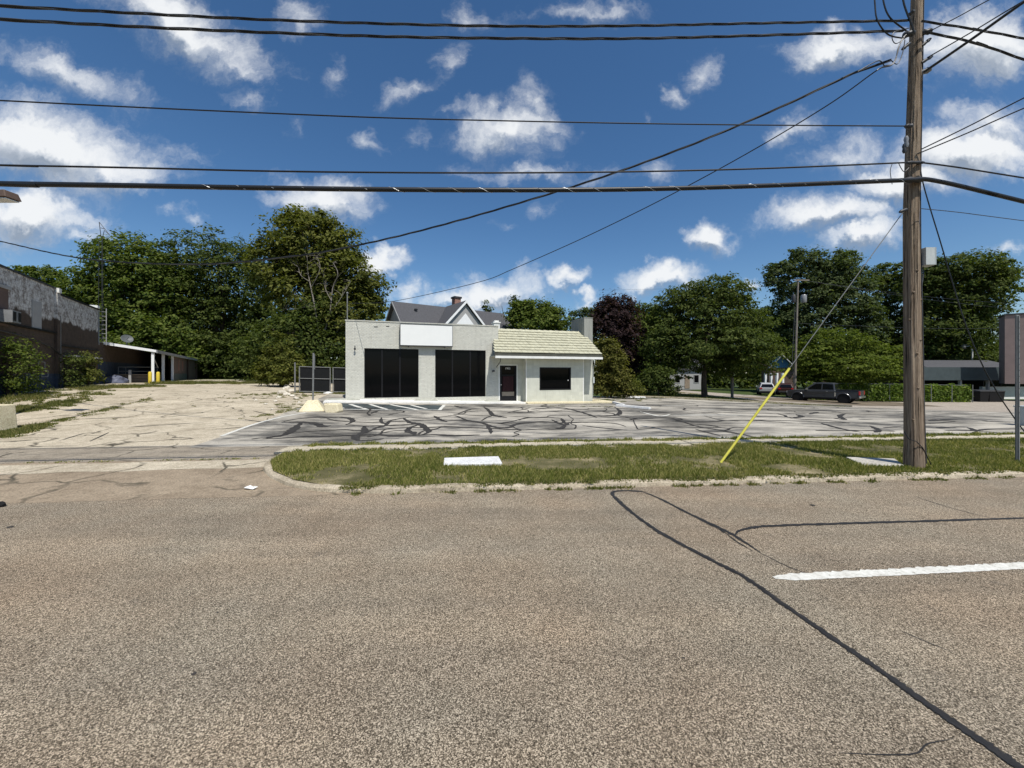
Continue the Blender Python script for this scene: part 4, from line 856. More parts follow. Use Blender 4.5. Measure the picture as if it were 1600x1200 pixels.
wire('topmost twisted black line running left from the pole', extend(w([(-60, 5), (0, 9), (200, 20), (400, 30), (600, 37), (800, 41), (1000, 40), (1200, 36), (1420, 32)]), 12), .017, twist=True)
wire('second twisted line from the top, running left from the pole', extend(w([(-60, 26), (0, 30), (200, 41), (400, 50), (600, 57), (800, 60), (1000, 60), (1200, 55), (1412, 48)]), 12), .018, twist=True)
wire('thin wire reaching the pole well below the two twisted lines', extend(w([(-60, 154), (0, 157), (200, 167), (400, 176), (600, 184), (800, 189), (1000, 193), (1200, 195.5), (1418, 197)]), 12), .0095)
wire('thin wire just above the thick black cable left of the pole', extend(w([(-60, 256), (0, 258), (200, 262), (400, 267), (600, 269.5), (800, 270), (1000, 268), (1200, 263), (1415, 254)]), 12), .013)
wire('thickest black bundled cable crossing the whole sky to the pole', extend(w([(-60, 285), (0, 287), (200, 290), (400, 293.5), (600, 296), (800, 297), (1000, 295.5), (1200, 290), (1426, 281)]), 12), .036, seg=10)
lash = []
fine = smooth_line(w([(300, 292), (600, 296), (800, 297), (1000, 295.5), (1200, 290), (1426, 281)]), 30); dist = 0
for i, p in enumerate(fine):
    if i: dist += (p - fine[i - 1]).length
    a = dist * 14; lash.append(p + Vector((0, math.cos(a), math.sin(a))) * .038)
mb = MB(); mb.tube(lash, .003, 4); tag(mb.build('lashing_wire', 'steel_wire', loc=lash[-1]), 'fine bright lashing wire wound round the thickest cable', 'wire')
wire('thick black bundled cable sagging right from the pole', extend(w([(1426, 281), (1445, 280), (1475, 285), (1510, 293), (1555, 304), (1600, 315)]), 10, False), .036, seg=10)
wire('upper twisted line running right from the pole top', extend(w([(1440, 33), (1480, 39), (1530, 47), (1600, 60)]), 10, False), .016, twist=True)
wire('lower twisted line running right from the pole top', extend(w([(1445, 50), (1490, 59), (1540, 72), (1600, 93)]), 10, False), .017, twist=True)
wire('thin wire running right, just above the thick cable', extend(w([(1440, 254), (1500, 262), (1600, 278)]), 10, False), .013)
wire('faint thin wire running right above the grey pole box', extend(w([(1440, 326), (1500, 332), (1600, 345)]), 10, False), .006, 'cable_grey')
def cross(label, p, q, dq, r, mat='cable_black'):
    a = at(*p, PY - .1); b = at(*q, dq); t = b - a; m = a + t * .5 - Vector((0, 0, .01)); wire(label, [a, m, b, b + t * 1.5, b + t * 4 + Vector((0, 0, .1))], r, mat)
cross('stout bar-like cable slanting up right across the street', (1443, 113), (1600, 3), 6.0, .022); cross('thin cable slanting up right beside the stout one', (1449, 90), (1600, 1), 6.1, .010)
cross('upper of two thin wires fanning up right from mid pole', (1440, 233), (1600, 153), 6.0, .010); cross('lower of two thin wires fanning up right from mid pole', (1432, 241), (1600, 169), 6.0, .010); cross('looping thin wire at the upper right of the pole top', (1450, 50), (1545, 0), 6.2, .008)
def plan_line(P, a, b):
    out = []
    for px, py in P:
        k = (px - 800) / FPX; den = (b[0] - a[0]) - k * (b[1] - a[1]); t = (k * a[1] - a[0]) / den; out.append(at(px, py, a[1] + (b[1] - a[1]) * t))
    return out
a = (PX - .35, PY - .1)
P = plan_line([(1392, 94), (1340, 112), (1300, 130), (1200, 176), (1060, 234), (900, 290), (700, 349), (555, 384), (444, 402), (300, 413), (131, 404), (0, 377)], a, (-22, 14.9)); wire('twisted service cable sagging far left in front of the big trees', extend(P, 2.2, False), .02, twist=True)
mast = F1(.05, .4, 6.0); P = plan_line([(1390, 102), (1370, 110), (1300, 160), (1200, 221), (1100, 277), (1000, 329), (900, 377), (800, 421), (751, 440), (650, 464), (594, 473)], a, mast[:2]); wire('thin service wire dropping from the pole to the shop roof mast', P + [Vector((mast[0], mast[1], 5.55))], .011)
for L_, r, lab in (([(1366, -20), (1367, 5), (1371, 32), (1388, 54), (1414, 60)], .011, 'leftmost black jumper loop curving into the pole top'), ([(1379, -20), (1381, 5), (1391, 28), (1416, 48)], .012, 'middle black jumper loop curving into the pole top'), ([(1408, -20), (1413, 8), (1424, 38), (1428, 50)], .014, 'black riser cable running up the left of the pole top'),
    ([(1414, 56), (1404, 74), (1398, 96), (1384, 104), (1372, 95), (1340, 112)], .008, 'outer drip loop hanging left of the pole'), ([(1416, 54), (1408, 64), (1400, 90), (1393, 102), (1376, 106), (1370, 110)], .008, 'middle drip loop hanging left of the pole'), ([(1414, 62), (1410, 84), (1402, 100), (1392, 94)], .007, 'inner drip loop hanging left of the pole'), ([(1420, 44), (1398, 50), (1394, 60), (1400, 68), (1414, 60)], .007, 'small slack loop at the insulator left of the pole'), ([(1404, 255), (1412, 268), (1420, 262)], .006, 'tiny slack wire loop above the thick cable'), ([(1394, 256), (1391, 268), (1394, 288)], .005, 'short wire tail dangling over the thick cable')):
    wire(lab, [on_line(*p, -.22) for p in L_], r, name='jumper_wire', group='jumpers at the pole')
P = [on_line(*p, .35) for p in [(1436, 236), (1442, 285), (1470, 380), (1485, 431), (1508, 505), (1533, 566), (1560, 616), (1587, 656), (1604, 679)]]; wire('slack dark cable drooping from the pole down to lower right', extend(P, 1.2, False), .010)

# ================================================================ LEFT: old block building, lean-to, yard things
WD = Vector((-.547, .837, 0)); WN = Vector((.837, .547, 0)); W0 = Vector((-30.0, 28.0, 0))
def FL(s, q, z): p = W0 + WD * s + WN * q; return (p.x, p.y, z)      # along the wall (away), out of it (towards the yard), up
old = thing('old_block_building', 'long old block building with peeling white, brown and blue painted wall', 'building', FL(0, 0, 0))
def lp(name, mat, boxes, parent=old, **k):
    mb = MB()
    for (s0, s1, q0, q1, z0, z1) in boxes: mb.box(s0, s1, q0, q1, z0, z1, fr=FL)
    return mb.build(name, mat, parent, **k)
lp('wall', 'old_painted_wall', [(-24, -7.05, -14, 0, -.3, 6.55)]); lp('wall', 'old_painted_wall', [(-7.048, 0, -13, -.06, -.3, 6.32)])
lp('coping', 'dark_metal', [(-24, -7.05, -.35, .05, 6.552, 6.64)]); lp('coping', 'black_frame', [(-7.04, .05, -.4, 0, 6.322, 6.42)])
lp('pilaster', 'old_painted_wall', [(-7.3, -6.9, .002, .12, -.3, 6.35)]); lp('drain_pipe', 'galvanised', [(-6.6, -6.52, -.056, .04, .6, 5.1)]); lp('bright_cap', 'white_paint', [(-7.2, -6.85, -.2, .16, 6.36, 6.62)]); lp('bright_cap', 'white_paint', [(-.55, -.05, -.35, .06, 6.43, 6.60)])
aw = lp('blocked_window', 'brown_wall', [(-13.1, -12.2, .003, .05, 3.9, 5.6)]); lp('lintel', 'siding_grey', [(-13.3, -12.0, .003, .09, 5.602, 5.75)], aw)
ac = lp('air_conditioner', 'porcelain', [(-13.0, -12.25, .052, .45, 4.05, 4.6)], aw); lp('grille', 'black_frame', [(-12.95, -12.7, .451, .46, 4.12, 4.54)], ac); lp('grille', 'black_frame', [(-12.5, -12.28, .451, .46, 4.12, 4.54)], ac)
lp('filled_window', 'siding_grey', [(-9.9, -8.9, .003, .03, 4.1, 5.5)]); lp('ledge', 'black_frame', [(-24, -7.31, .003, .10, 4.0, 4.08)]); lp('ledge', 'black_frame', [(-6.5, 0, -.057, .04, 3.35, 3.42)])
for s in (-5.4, -1.8):
    l = lp('door_hood', 'tin_roof', [(s - .5, s + .5, -.058, .5, 2.75, 2.82)]); lp('doorway', 'black_frame', [(s - .42, s + .42, -.057, -.03, .7, 2.6)])
mb = MB()
for s, z in ((-9.2, 2.35), (-8.85, 1.9)): mb.tube([FL(s, .02, z), FL(s + .7, .02, z), FL(s + .7, .02, z - .35), FL(s, .02, z - .35), FL(s, .02, z)], .014, 4)
mb.build('chalk_mark', 'siding_grey', old)
mb = MB(); mb.tube([FL(-15, .06, 3.75), FL(-11, .07, 3.55), FL(-8, .1, 3.2), FL(-7.1, .2, 2.8)], .03, 6); mb.build('slack_cable', 'cable_black', old)
ld = thing('wall_ladder', 'pale steel ladder fixed at the far corner of the old building', 'ladder', FL(.15, .1, 3.9))
for q in (-.05, .33):
    mb = MB(); mb.tube([FL(.15, q, 3.8), FL(.15, q, 6.5)], .025, 6); mb.build('rail', 'siding_grey', ld)
for k in range(8): mb = MB(); mb.tube([FL(.15, -.05, 4.0 + k * .32), FL(.15, .33, 4.0 + k * .32)], .016, 6); mb.build('rung', 'siding_grey', ld)
# lean-to / carport
lt = thing('lean_to', 'open lean-to shed with metal roof and white posts behind the old building', 'shed', FL(1.4, 2.6, .9))
mb = MB(); mb.hexa([FL(1.4, -.1, 4.02), FL(26, -.1, 4.02), FL(26, 2.85, 3.50), FL(1.4, 2.85, 3.50), FL(1.4, -.1, 4.10), FL(26, -.1, 4.10), FL(26, 2.85, 3.58), FL(1.4, 2.85, 3.58)]); rf = mb.build('roof', 'tin_roof', lt)
mb = MB(); mb.hexa([FL(1.32, -.1, 3.92), FL(1.395, -.1, 3.92), FL(1.395, 2.85, 3.40), FL(1.32, 2.85, 3.40), FL(1.32, -.1, 4.12), FL(1.395, -.1, 4.12), FL(1.395, 2.85, 3.60), FL(1.32, 2.85, 3.60)]); mb.build('barge_board', 'siding_white', rf)
lp('eave_board', 'siding_grey', [(1.42, 26, 2.852, 2.91, 3.36, 3.60)], rf)
for k, s in enumerate((1.45, 5.3, 9.6)):
    lp('post', 'siding_white', [(s, s + .17, 2.55, 2.72, .7, 3.40)], lt)
mb = MB(); mb.tube([FL(1.6, 2.63, 3.1), FL(3.4, 2.63, 2.2)], .03, 6); mb.build('brace', 'siding_grey', lt)
lp('rear_wall', 'old_painted_wall', [(.05, 26, -.4, -.1, .3, 4.0)], lt); lp('end_wall', 'brown_wall', [(25.8, 26, -.1, 2.8, .3, 3.4)], lt); lp('front_wall', 'brown_wall', [(10.6, 18.5, 2.5, 2.62, .3, 3.38), (20, 25.8, 2.5, 2.62, .3, 3.38)], lt); lp('base_band', 'teal_fascia', [(10.6, 18.5, 2.622, 2.64, .3, 1.7)], lt)
for s in (13, 15.4): lp('plank', 'red_brick', [(s, s + .35, 2.623, 2.66, 2.0, 3.1)], lt)
ds = thing('satellite_dish', 'grey satellite dish on the lean-to roof', 'dish', FL(2.6, .9, 3.9)); mb = MB(); mb.tube([FL(2.6, .9, 3.85), FL(2.6, .9, 4.35)], .03, 6); mb.build('mast', 'galvanised', ds)
mb = MB(); mb.lathe(Vector(FL(2.6, .9, 4.42)), [(.05, -.02), (.2, .02), (.32, .08), (.38, .13), (.36, .14), (.18, .04), (.03, .01)], 18, (.75, -.45, .55)); mb.build('reflector', 'dish_grey', ds, smooth=True)
mb = MB(); c = Vector(FL(2.6, .9, 4.42)); mb.tube([c, c + Vector((.75, -.45, .35)) * .5], .015, 5); mb.build('feed_arm', 'dark_metal', ds)
for q, lab in ((234.5, 'yellow bollard just left of the front white lean-to post'), (247, 'yellow bollard just right of the front white lean-to post')):
    c = at(q, 598, 29.8); z = zf(c.x, c.y); mb = MB(); mb.lathe((c.x, c.y, z - .03), [(.11, 0), (.11, .88), (.09, .93), (.04, .96)], 14); tag(mb.build('bollard', 'bollard_yellow', smooth=True, loc=(c.x, c.y, z)), lab, 'bollard', 'yellow bollards')
# things kept under the lean-to
z = 1.0; rk = thing('metal_rack', 'rusty tubular rack with stacked scrap boards under the lean-to', 'rack', FL(4.2, 1.2, .95))
for q in (.2, 2.2):
    mb = MB(); mb.tube([FL(3.6, q, .9), FL(3.6, q, 2.25), FL(5.6, q, 2.25), FL(5.6, q, .9)], .03, 6); mb.build('side_frame', 'galvanised', rk)
for zz in (1.9, 2.25): mb = MB(); mb.tube([FL(3.6, .2, zz), FL(3.6, 2.2, zz)], .03, 6); mb.build('crossbar', 'galvanised', rk)
for k in range(6): mb = MB(); d = random.uniform(-.15, .15); mb.box(3.3 + d, 5.7 + d, .0 + d, 2.3 + d, .98 + k * .12, 1.06 + k * .12, fr=FL); mb.build('board', 'wood_scrap', rk)
c = FL(1.9, .5, 0); mb = MB(); n = 14; vs_ = [(c[0], c[1], 1.5)]
bm = bmesh.new(); bmesh.ops.create_icosphere(bm, subdivisions=3, radius=.62)
for v in bm.verts: v.co *= 1 + .35 * mnoise.noise(v.co * 2.2); v.co.z = max(-.1, v.co.z * .85)
me = bpy.data.meshes.new('tarp_heap'); bm.to_mesh(me); bm.free(); me.materials.append(M['tarp_blue']); o = bpy.data.objects.new('tarp_heap', me); o.location = (c[0], c[1], zf(c[0], c[1]) + .08); col.objects.link(o); tag(o, 'crumpled blue grey tarp heap by the lean-to opening', 'tarp')
mb = MB(); mb.box(2.6, 2.75, 1.0, 1.15, .8, 2.0, fr=FL); mb.build('leaning_board', 'siding_grey'); tag(bpy.data.objects['leaning_board'], 'short pale board standing upright inside the lean-to', 'board')
# lattice antenna mast
am = thing('antenna_mast', 'thin lattice antenna mast with bent top rising above the left trees', 'antenna', FL(3.2, -1.0, 0)); q0 = Vector(FL(3.2, -1.0, 0)); dtop = q0.y
ztop = HC + (HOR - 372) / FPX * dtop; xo = (158 - 800) / FPX * dtop - q0.x
legs = [Vector((.18 * math.cos(a), .18 * math.sin(a), 0)) for a in (0, 2.1, 4.2)]
for l in legs: mb = MB(); mb.tube([q0 + Vector((xo, 0, .5)) + l, q0 + Vector((xo, 0, ztop)) + l * .6], .013, 5); mb.build('leg', 'dark_metal', am)
mb = MB(); k = 0; zz = .8
while zz < ztop - .5: mb.tube([q0 + Vector((xo, 0, zz)) + legs[k % 3], q0 + Vector((xo, 0, zz + .4)) + legs[(k + 1) % 3]], .006, 4); k += 1; zz += .4
mb.build('lacing', 'dark_metal', am)
T_ = q0 + Vector((xo, 0, ztop)); p1 = at(155, 347, dtop); p2 = at(172, 368, dtop)
for P in ([T_, p1], [T_ + Vector((.1, 0, 0)), at(163, 360, dtop), p2], [p1, p2], [at(157, 356, dtop), at(164, 358, dtop)]): mb = MB(); mb.tube(P, .022, 5); mb.build('boom', 'dark_metal', am)
# parking-lot lamp whose head shows at the left edge
c = at(4, 306, 11.5); lm = thing('lot_lamp', 'brown shoebox lot lamp head poking in at the left edge', 'lamp', (c.x - 1.6, c.y, 0)); z0 = zf(c.x - 1.6, c.y)
mb = MB(); mb.tube([(c.x - 1.6, c.y, z0), (c.x - 1.6, c.y, c.z + .1)], [.10, .07], 10); mb.build('pole', 'lamp_brown', lm); mb = MB(); mb.tube([(c.x - 1.6, c.y, c.z), (c.x - .2, c.y, c.z)], .04, 8); mb.build('arm', 'lamp_brown', lm)
mb = MB(); x0, x1 = c.x - .35, c.x + .34; mb.hexa([(x0, c.y - .2, c.z - .12), (x1, c.y - .2, c.z - .10), (x1, c.y + .2, c.z - .10), (x0, c.y + .2, c.z - .12), (x0 + .03, c.y - .17, c.z + .11), (x1 - .08, c.y - .17, c.z + .12), (x1 - .08, c.y + .17, c.z + .12), (x0 + .03, c.y + .17, c.z + .11)]); hd = mb.build('head', 'lamp_brown', lm, bevel=.02)
mb = MB(); mb.box(x0 + .04, x1 - .04, c.y - .16, c.y + .16, c.z - .14, c.z - .122); mb.build('lens', 'clear_lamp', hd)
x, y = gnd(2, 672); z = zf(x, y); mb = MB(); taper(mb, x - .12, y, z - .03, .27, .24, .78, .1); tag(mb.build('concrete_block', 'yellow_base', bevel=.03, loc=(x - .12, y, z)), 'stubby tan concrete block post at the left edge of the lot', 'block')
# litter
x, y = gnd(392, 765); mb = MB(); mb.add([(x - .09, y - .02, .03), (x + .05, y - .035, .012), (x + .10, y + .01, .04), (x + .02, y + .04, .02), (x - .04, y + .05, .045), (x - .11, y + .03, .012)], [(0, 1, 2, 3), (0, 3, 4, 5)]); mb.add([(x - .03, y - .02, .04), (x + .07, y, .055), (x + .03, y + .05, .04)], [(0, 1, 2)])
o = mb.build('crushed_cup', 'litter_white', loc=(x, y, 0)); tag(o, 'flattened white paper cup in the driveway mouth', 'litter'); md = o.modifiers.new('t', 'SOLIDIFY'); md.thickness = .008
x, y = gnd(1, 792); mb = MB(); mb.tube([(x - .1, y, .02), (x, y + .01, .03), (x + .045, y, .02)], [.035, .04, .02], 7); tag(mb.build('tyre_scrap', 'rubber', loc=(x, y, 0)), 'dark tyre scrap on the road at the left edge', 'debris')
for p, lab, r in (((303, 1053), 'dark pebble on the near road at lower left', .014), ((16, 824), 'dark flat pebble by the left edge of the road', .03), ((1068, 1028), 'tiny dark pebble on the near road right of centre', .009), ((1270, 790), 'small dark spot of debris on the far lane', .03), ((1030, 834), 'small dark chip beside the long tar seam', .02), ((340, 957), 'tiny dark chip on the road at left', .008)):
    x, y = gnd(*p); o = rock(x, y, r, lab, 'pebble_dark', 'pebbles on the road', .3, 'pebble', 'pebble')

# ================================================================ HOUSES AND BUILDINGS BEHIND
O2 = (-12.9, 42.); F2 = frame(O2, 36)
hs = thing('grey_roof_house', 'tall house with grey shingle roof and white front gable behind the shop', 'house', F2(7, -4, .6))
def hp(name, mat, boxes, parent=hs, fr=F2, **k): return part(name, mat, boxes, parent, fr, **k)
ZR = 9.55
hp('wall', 'siding_white', [(.2, 14.2, -4, 4, 0, 5.7)])
mb = MB(); mb.prism([F2(.2, -4, 5.7), F2(.2, 4, 5.7), F2(.2, 0, ZR - .15)], Vector(F2(.15, 0, 0)) - Vector(F2(0, 0, 0))); mb.build('end_gable', 'siding_grey', hs)
mb = MB()
for sgn in (-1, 1): mb.hexa([F2(-.2, sgn * 4.5, 5.15), F2(14.6, sgn * 4.5, 5.15), F2(14.6, 0, ZR - .12), F2(-.2, 0, ZR - .12), F2(-.2, sgn * 4.5, 5.3), F2(14.6, sgn * 4.5, 5.3), F2(14.6, 0, ZR + .03), F2(-.2, 0, ZR + .03)])
rf = mb.build('roof', 'shingle', hs)
mb = MB()
for sgn in (-1, 1): mb.hexa([F2(-.26, sgn * 4.52, 5.05), F2(-.21, sgn * 4.52, 5.05), F2(-.21, 0, ZR - .2), F2(-.26, 0, ZR - .2), F2(-.26, sgn * 4.52, 5.32), F2(-.21, sgn * 4.52, 5.32), F2(-.21, 0, ZR + .05), F2(-.26, 0, ZR + .05)])
mb.build('verge_board', 'siding_grey', rf)
mb = MB(); mb.lathe(F2(2.1, -1.1, 8.2), [(.12, 0), (.12, .5), (.2, .52), (.2, .62)], 10); mb.build('roof_vent', 'dark_metal', rf)
# front gable
ga, gw, hwid, gz0 = 6.3, -4.9, 3.2, 6.0; GR = 9.6
hp('gable_wall', 'siding_white', [(ga - hwid + .4, ga + hwid - .4, gw + .25, -3.9, 0, 6.4)])
mb = MB(); mb.prism([F2(ga - hwid + .3, gw + .24, 6.3), F2(ga + hwid - .3, gw + .24, 6.3), F2(ga, gw + .24, GR - .3)], Vector(F2(0, .12, 0)) - Vector(F2(0, 0, 0))); gf = mb.build('gable_face', 'siding_grey', hs)  # darker grey puts the shade on the gable into its colour
mb = MB(); mb.prism([F2(ga - 1.45, gw + .19, 6.6), F2(ga + 1.45, gw + .19, 6.6), F2(ga, gw + .19, GR - 1.35)], Vector(F2(0, .045, 0)) - Vector(F2(0, 0, 0))); mb.build('sunlit_gable_panel', 'siding_white', gf)  # white triangle paints in the sunlit part of the gable
mb = MB()
for sgn in (-1, 1): mb.hexa([F2(ga + sgn * hwid, gw, 6.05), F2(ga + sgn * hwid, 0, 6.05), F2(ga, 0, GR - .1), F2(ga, gw, GR - .1), F2(ga + sgn * hwid, gw, 6.2), F2(ga + sgn * hwid, 0, 6.2), F2(ga, 0, GR + .05), F2(ga, gw, GR + .05)])
mb.build('gable_roof', 'shingle', hs)
for sgn in (-1, 1):
    mb = MB(); mb.hexa([F2(ga + sgn * (hwid + .02), gw - .06, 5.9), F2(ga + sgn * (hwid + .02), gw - .005, 5.9), F2(ga, gw - .005, GR - .24), F2(ga, gw - .06, GR - .24), F2(ga + sgn * (hwid + .02), gw - .06, 6.22), F2(ga + sgn * (hwid + .02), gw - .005, 6.22), F2(ga, gw - .005, GR + .07), F2(ga, gw - .06, GR + .07)]); mb.build('barge_board', 'siding_white', hs)
c5 = hp('chimney', 'red_brick', [(7.3, 8.1, -.3, .5, 8.6, 10.75)]); hp('cap', 'dark_metal', [(7.2, 8.2, -.4, .6, 10.752, 10.95)], c5)
# white house seen under the trees, blue gabled house, white fence parts
F3 = frame((19.5, 63), 8); wh = thing('white_house', 'white sided house half hidden under the spreading trees', 'house', F3(5, 0, -.6))
hp('wall', 'siding_grey', [(4.2, 13, 0, 6, -1, 2.3)], wh, F3); mb = MB()
for sgn in (0, 1): mb.hexa([F3(3.9, -.4 + 6.8 * sgn, 2.3), F3(13.3, -.4 + 6.8 * sgn, 2.3), F3(13.3, 3, 4.2), F3(3.9, 3, 4.2), F3(3.9, -.4 + 6.8 * sgn, 2.42), F3(13.3, -.4 + 6.8 * sgn, 2.42), F3(13.3, 3, 4.32), F3(3.9, 3, 4.32)])
mb.build('roof', 'shingle', wh)
for a in (5.2, 7.6, 11): wd = hp('window', 'siding_grey', [(a, a + 1.0, -.06, -.002, .1, 1.5)], wh, F3); hp('pane', 'dark_glass', [(a + .1, a + .9, -.075, -.061, .2, 1.4)], wd, F3)
hp('door', 'wood_scrap', [(9.4, 10.3, -.05, -.002, -.8, 1.3)], wh, F3)
F4 = frame((38.4, 61.7), -25); bh = thing('blue_gable_house', 'house with bright blue gable and white trim behind the far pole', 'house', F4(3, 0, -.9))
hp('wall', 'brown_wall', [(2.3, 5.7, 0, 7, -1.4, 2.6)], bh, F4); mb = MB(); mb.prism([F4(2.5, -.05, 2.6), F4(5.5, -.05, 2.6), F4(4, -.05, 4.3)], Vector(F4(0, .2, 0)) - Vector(F4(0, 0, 0))); mb.build('gable', 'blue_gable', bh)
mb = MB()
for sgn in (-1, 1): mb.hexa([F4(4 + sgn * 1.8, -.5, 2.3), F4(4 + sgn * 1.8, 7.3, 2.3), F4(4, 7.3, 4.4), F4(4, -.5, 4.4), F4(4 + sgn * 1.8, -.5, 2.5), F4(4 + sgn * 1.8, 7.3, 2.5), F4(4, 7.3, 4.6), F4(4, -.5, 4.6)])
mb.build('roof', 'blue_gable', bh)
for sgn in (-1, 1):
    mb = MB(); mb.tube([F4(4 + sgn * 1.8, -.54, 2.42), F4(4, -.54, 4.52)], .08, 4); mb.build('trim', 'siding_grey', bh)
for k in range(4): c = at(1197 + k * 9, 589, 60.2 - k * .6); mb = MB(); mb.box(c.x - .13, c.x + .13, c.y, c.y + .3, -1.4, c.z + .6); mb.build('porch_column', 'siding_white', bh)
# restaurant at far right
F5 = frame((50.5, 49), 2); rs = thing('low_restaurant', 'low commercial building with dark teal roof fascia at far right', 'building', F5(8, 0, -1.6))
hp('fascia', 'teal_fascia', [(.5, 34, -.6, .2, .85, 2.5)], rs, F5); hp('wall', 'siding_white', [(10.5, 34, .6, .9, -2, .0)], rs, F5); hp('rear_wall', 'dark_metal', [(.6, 34, 5.5, 6, -2, 2.3)], rs, F5); hp('roof', 'teal_fascia', [(.5, 34, .21, 7, 2.2, 2.4)], rs, F5)
for k in range(9): w_ = hp('window', 'black_frame', [(10.5 + k * 2.4, 10.62 + k * 2.4, .5, .6, .0, .84), (10.5 + k * 2.4, 12.9 + k * 2.4, .5, .6, .0, .06)], rs, F5); hp('pane', 'dark_glass', [(10.63 + k * 2.4, 12.89 + k * 2.4, .56, .58, .061, .84)], w_, F5)
for a in (1.0, 6.4, 10.1): hp('column', 'siding_grey', [(a, a + .25, -.3, -.05, -2, .84)], rs, F5)
mb = MB(); mb.prism([F5(6, 3, 2.42), F5(20, 3, 2.42), F5(18.5, 6, 3.6), F5(7.5, 6, 3.6)], (0, .3, 0)); mb.build('rear_roof', 'shingle', rs)
F6 = frame((58.2, 45.5), -44); tw = thing('mauve_tower', 'tall plain mauve tower block at the right edge', 'tower', F6(4, 0, -1.7)); hp('block', 'mauve_wall', [(0, 11, 0, 3.2, .5, 8.55)], tw, F6); hp('coping', 'dark_metal', [(-.08, 11.08, -.08, 3.28, 8.552, 8.72)], tw, F6); hp('leg', 'mauve_wall', [(4.2, 11, .3, 2.9, -2, .498)], tw, F6)
# hedge covered fence, bins, lamp
iv = thing('ivy_fence', 'low chain fence fully covered in bright green ivy at right', 'fence', (40, 42, -1.4))
def ivy(x0, x1, y0, y1, n):
    P_ = []; C_ = RNG.random((n, 3)); t = C_[:, 0]; x = x0 + (x1 - x0) * t; y = y0 + (y1 - y0) * t + RNG.normal(0, .16, n); z = np.array([zf(a, b) for a, b in zip(x[::50], y[::50])]); z = np.interp(np.arange(n), np.arange(0, n, 50), z[:len(np.arange(0, n, 50))]); 
    zz = np.array([zf(x0, y0)] * n) * (1 - t) + zf(x1, y1) * t + C_[:, 1] * (1.82 + .12 * np.sin(x * 3.1) + .1 * np.sin(x * 7.7)); return np.stack([x, y, zz], 1)
def leaf_quads(P_, size, N_=None, droop=.0):
    n = len(P_)
    if N_ is None: N_ = RNG.normal(size=(n, 3)) + np.array([.1, -.5, .7])
    N_ = N_ / np.linalg.norm(N_, axis=1, keepdims=True); A_ = RNG.normal(size=(n, 3)); T = np.cross(N_, A_); T /= np.linalg.norm(T, axis=1, keepdims=True) + 1e-9; B = np.cross(N_, T)
    s = (size * RNG.uniform(.6, 1.35, n))[:, None]; w_ = s * RNG.uniform(.42, .62, n)[:, None]
    V = np.empty((n, 4, 3)); V[:, 0] = P_ - T * s; V[:, 1] = P_ - B * w_ + N_ * s * .15; V[:, 2] = P_ + T * s; V[:, 3] = P_ + B * w_ + N_ * s * .15
    return V.reshape(-1, 3), np.arange(4 * n).reshape(-1, 4)
P_ = ivy(32.5, 51.2, 42.6, 43.2, 15000); V, Fq = leaf_quads(P_, .13); stuff(np_mesh('ivy_leaves', V, Fq, 'leaf_ivy', iv))
for i in range(9): x = 32.6 + i * 2.3; mb = MB(); mb.tube([(x, 42.65, zf(x, 42.6) - .05), (x, 42.65, zf(x, 42.6) + 1.95)], .035, 6); mb.build('post', 'galvanised', iv)
mb = MB(); mb.tube([(32.5, 42.65, zf(32.5, 42.6) + 1.88), (51.2, 43.2, zf(51.2, 43.2) + 1.88)], .025, 6); mb.build('rail', 'galvanised', iv)
mb = MB(); mb.hexa([(32.5, 42.75, -1.9), (51.2, 43.3, -1.9), (51.2, 43.4, -1.9), (32.5, 42.85, -1.9), (32.5, 42.75, .42), (51.2, 43.3, .12), (51.2, 43.4, .12), (32.5, 42.85, .42)]); mb.build('stem_mat', 'leaf_dark', iv)
for k, (px, wd) in enumerate(((1531, 1.1), (1545, 1.0), (1556, .9))):
    c = at(px, 626, 44); z = zf(c.x, c.y); mb = MB(); mb.hexa([(c.x - wd * .42, c.y - .4, z), (c.x + wd * .42, c.y - .4, z), (c.x + wd * .42, c.y + .4, z), (c.x - wd * .42, c.y + .4, z), (c.x - wd * .5, c.y - .5, z + 1.2), (c.x + wd * .5, c.y - .5, z + 1.2), (c.x + wd * .5, c.y + .5, z + 1.2), (c.x - wd * .5, c.y + .5, z + 1.2)])
    bn = thing('waste_bin', ['dark waste bin nearest the end of the ivy fence', 'dark waste bin in the middle of the three by the low restaurant', 'dark waste bin farthest right before the pale wall'][k], 'bin', (c.x, c.y, z), 'bins by the ivy fence'); mb.build('body', 'black_frame', bn, bevel=.03)
    mb = MB(); mb.hexa([(c.x - wd * .54, c.y - .56, z + 1.203), (c.x + wd * .54, c.y - .56, z + 1.203), (c.x + wd * .54, c.y + .54, z + 1.203), (c.x - wd * .54, c.y + .54, z + 1.203), (c.x - wd * .5, c.y - .5, z + 1.26), (c.x + wd * .5, c.y - .5, z + 1.26), (c.x + wd * .5, c.y + .5, z + 1.36), (c.x - wd * .5, c.y + .5, z + 1.36)]); mb.build('lid', 'dark_metal', bn)
q = at(1519, 580, 58); gl = thing('gooseneck_lamp', 'white gooseneck lamp rising behind the low restaurant roof', 'lamp', (q.x, 58, -1.7)); t_ = at(1519, 548, 58); t1 = at(1516, 542, 58); t2 = at(1509, 538.5, 58)
mb = MB(); mb.tube([(q.x, 58, -1.7), t_, t1, t2], .10, 8); mb.build('pole', 'siding_white', gl, smooth=True); mb = MB(); mb.lathe(at(1507, 541, 58), [(.1, .35), (.3, .2), (.48, -.1), (.3, -.3), (.05, -.38)][::-1], 14); mb.build('globe', 'clear_lamp', gl, smooth=True)
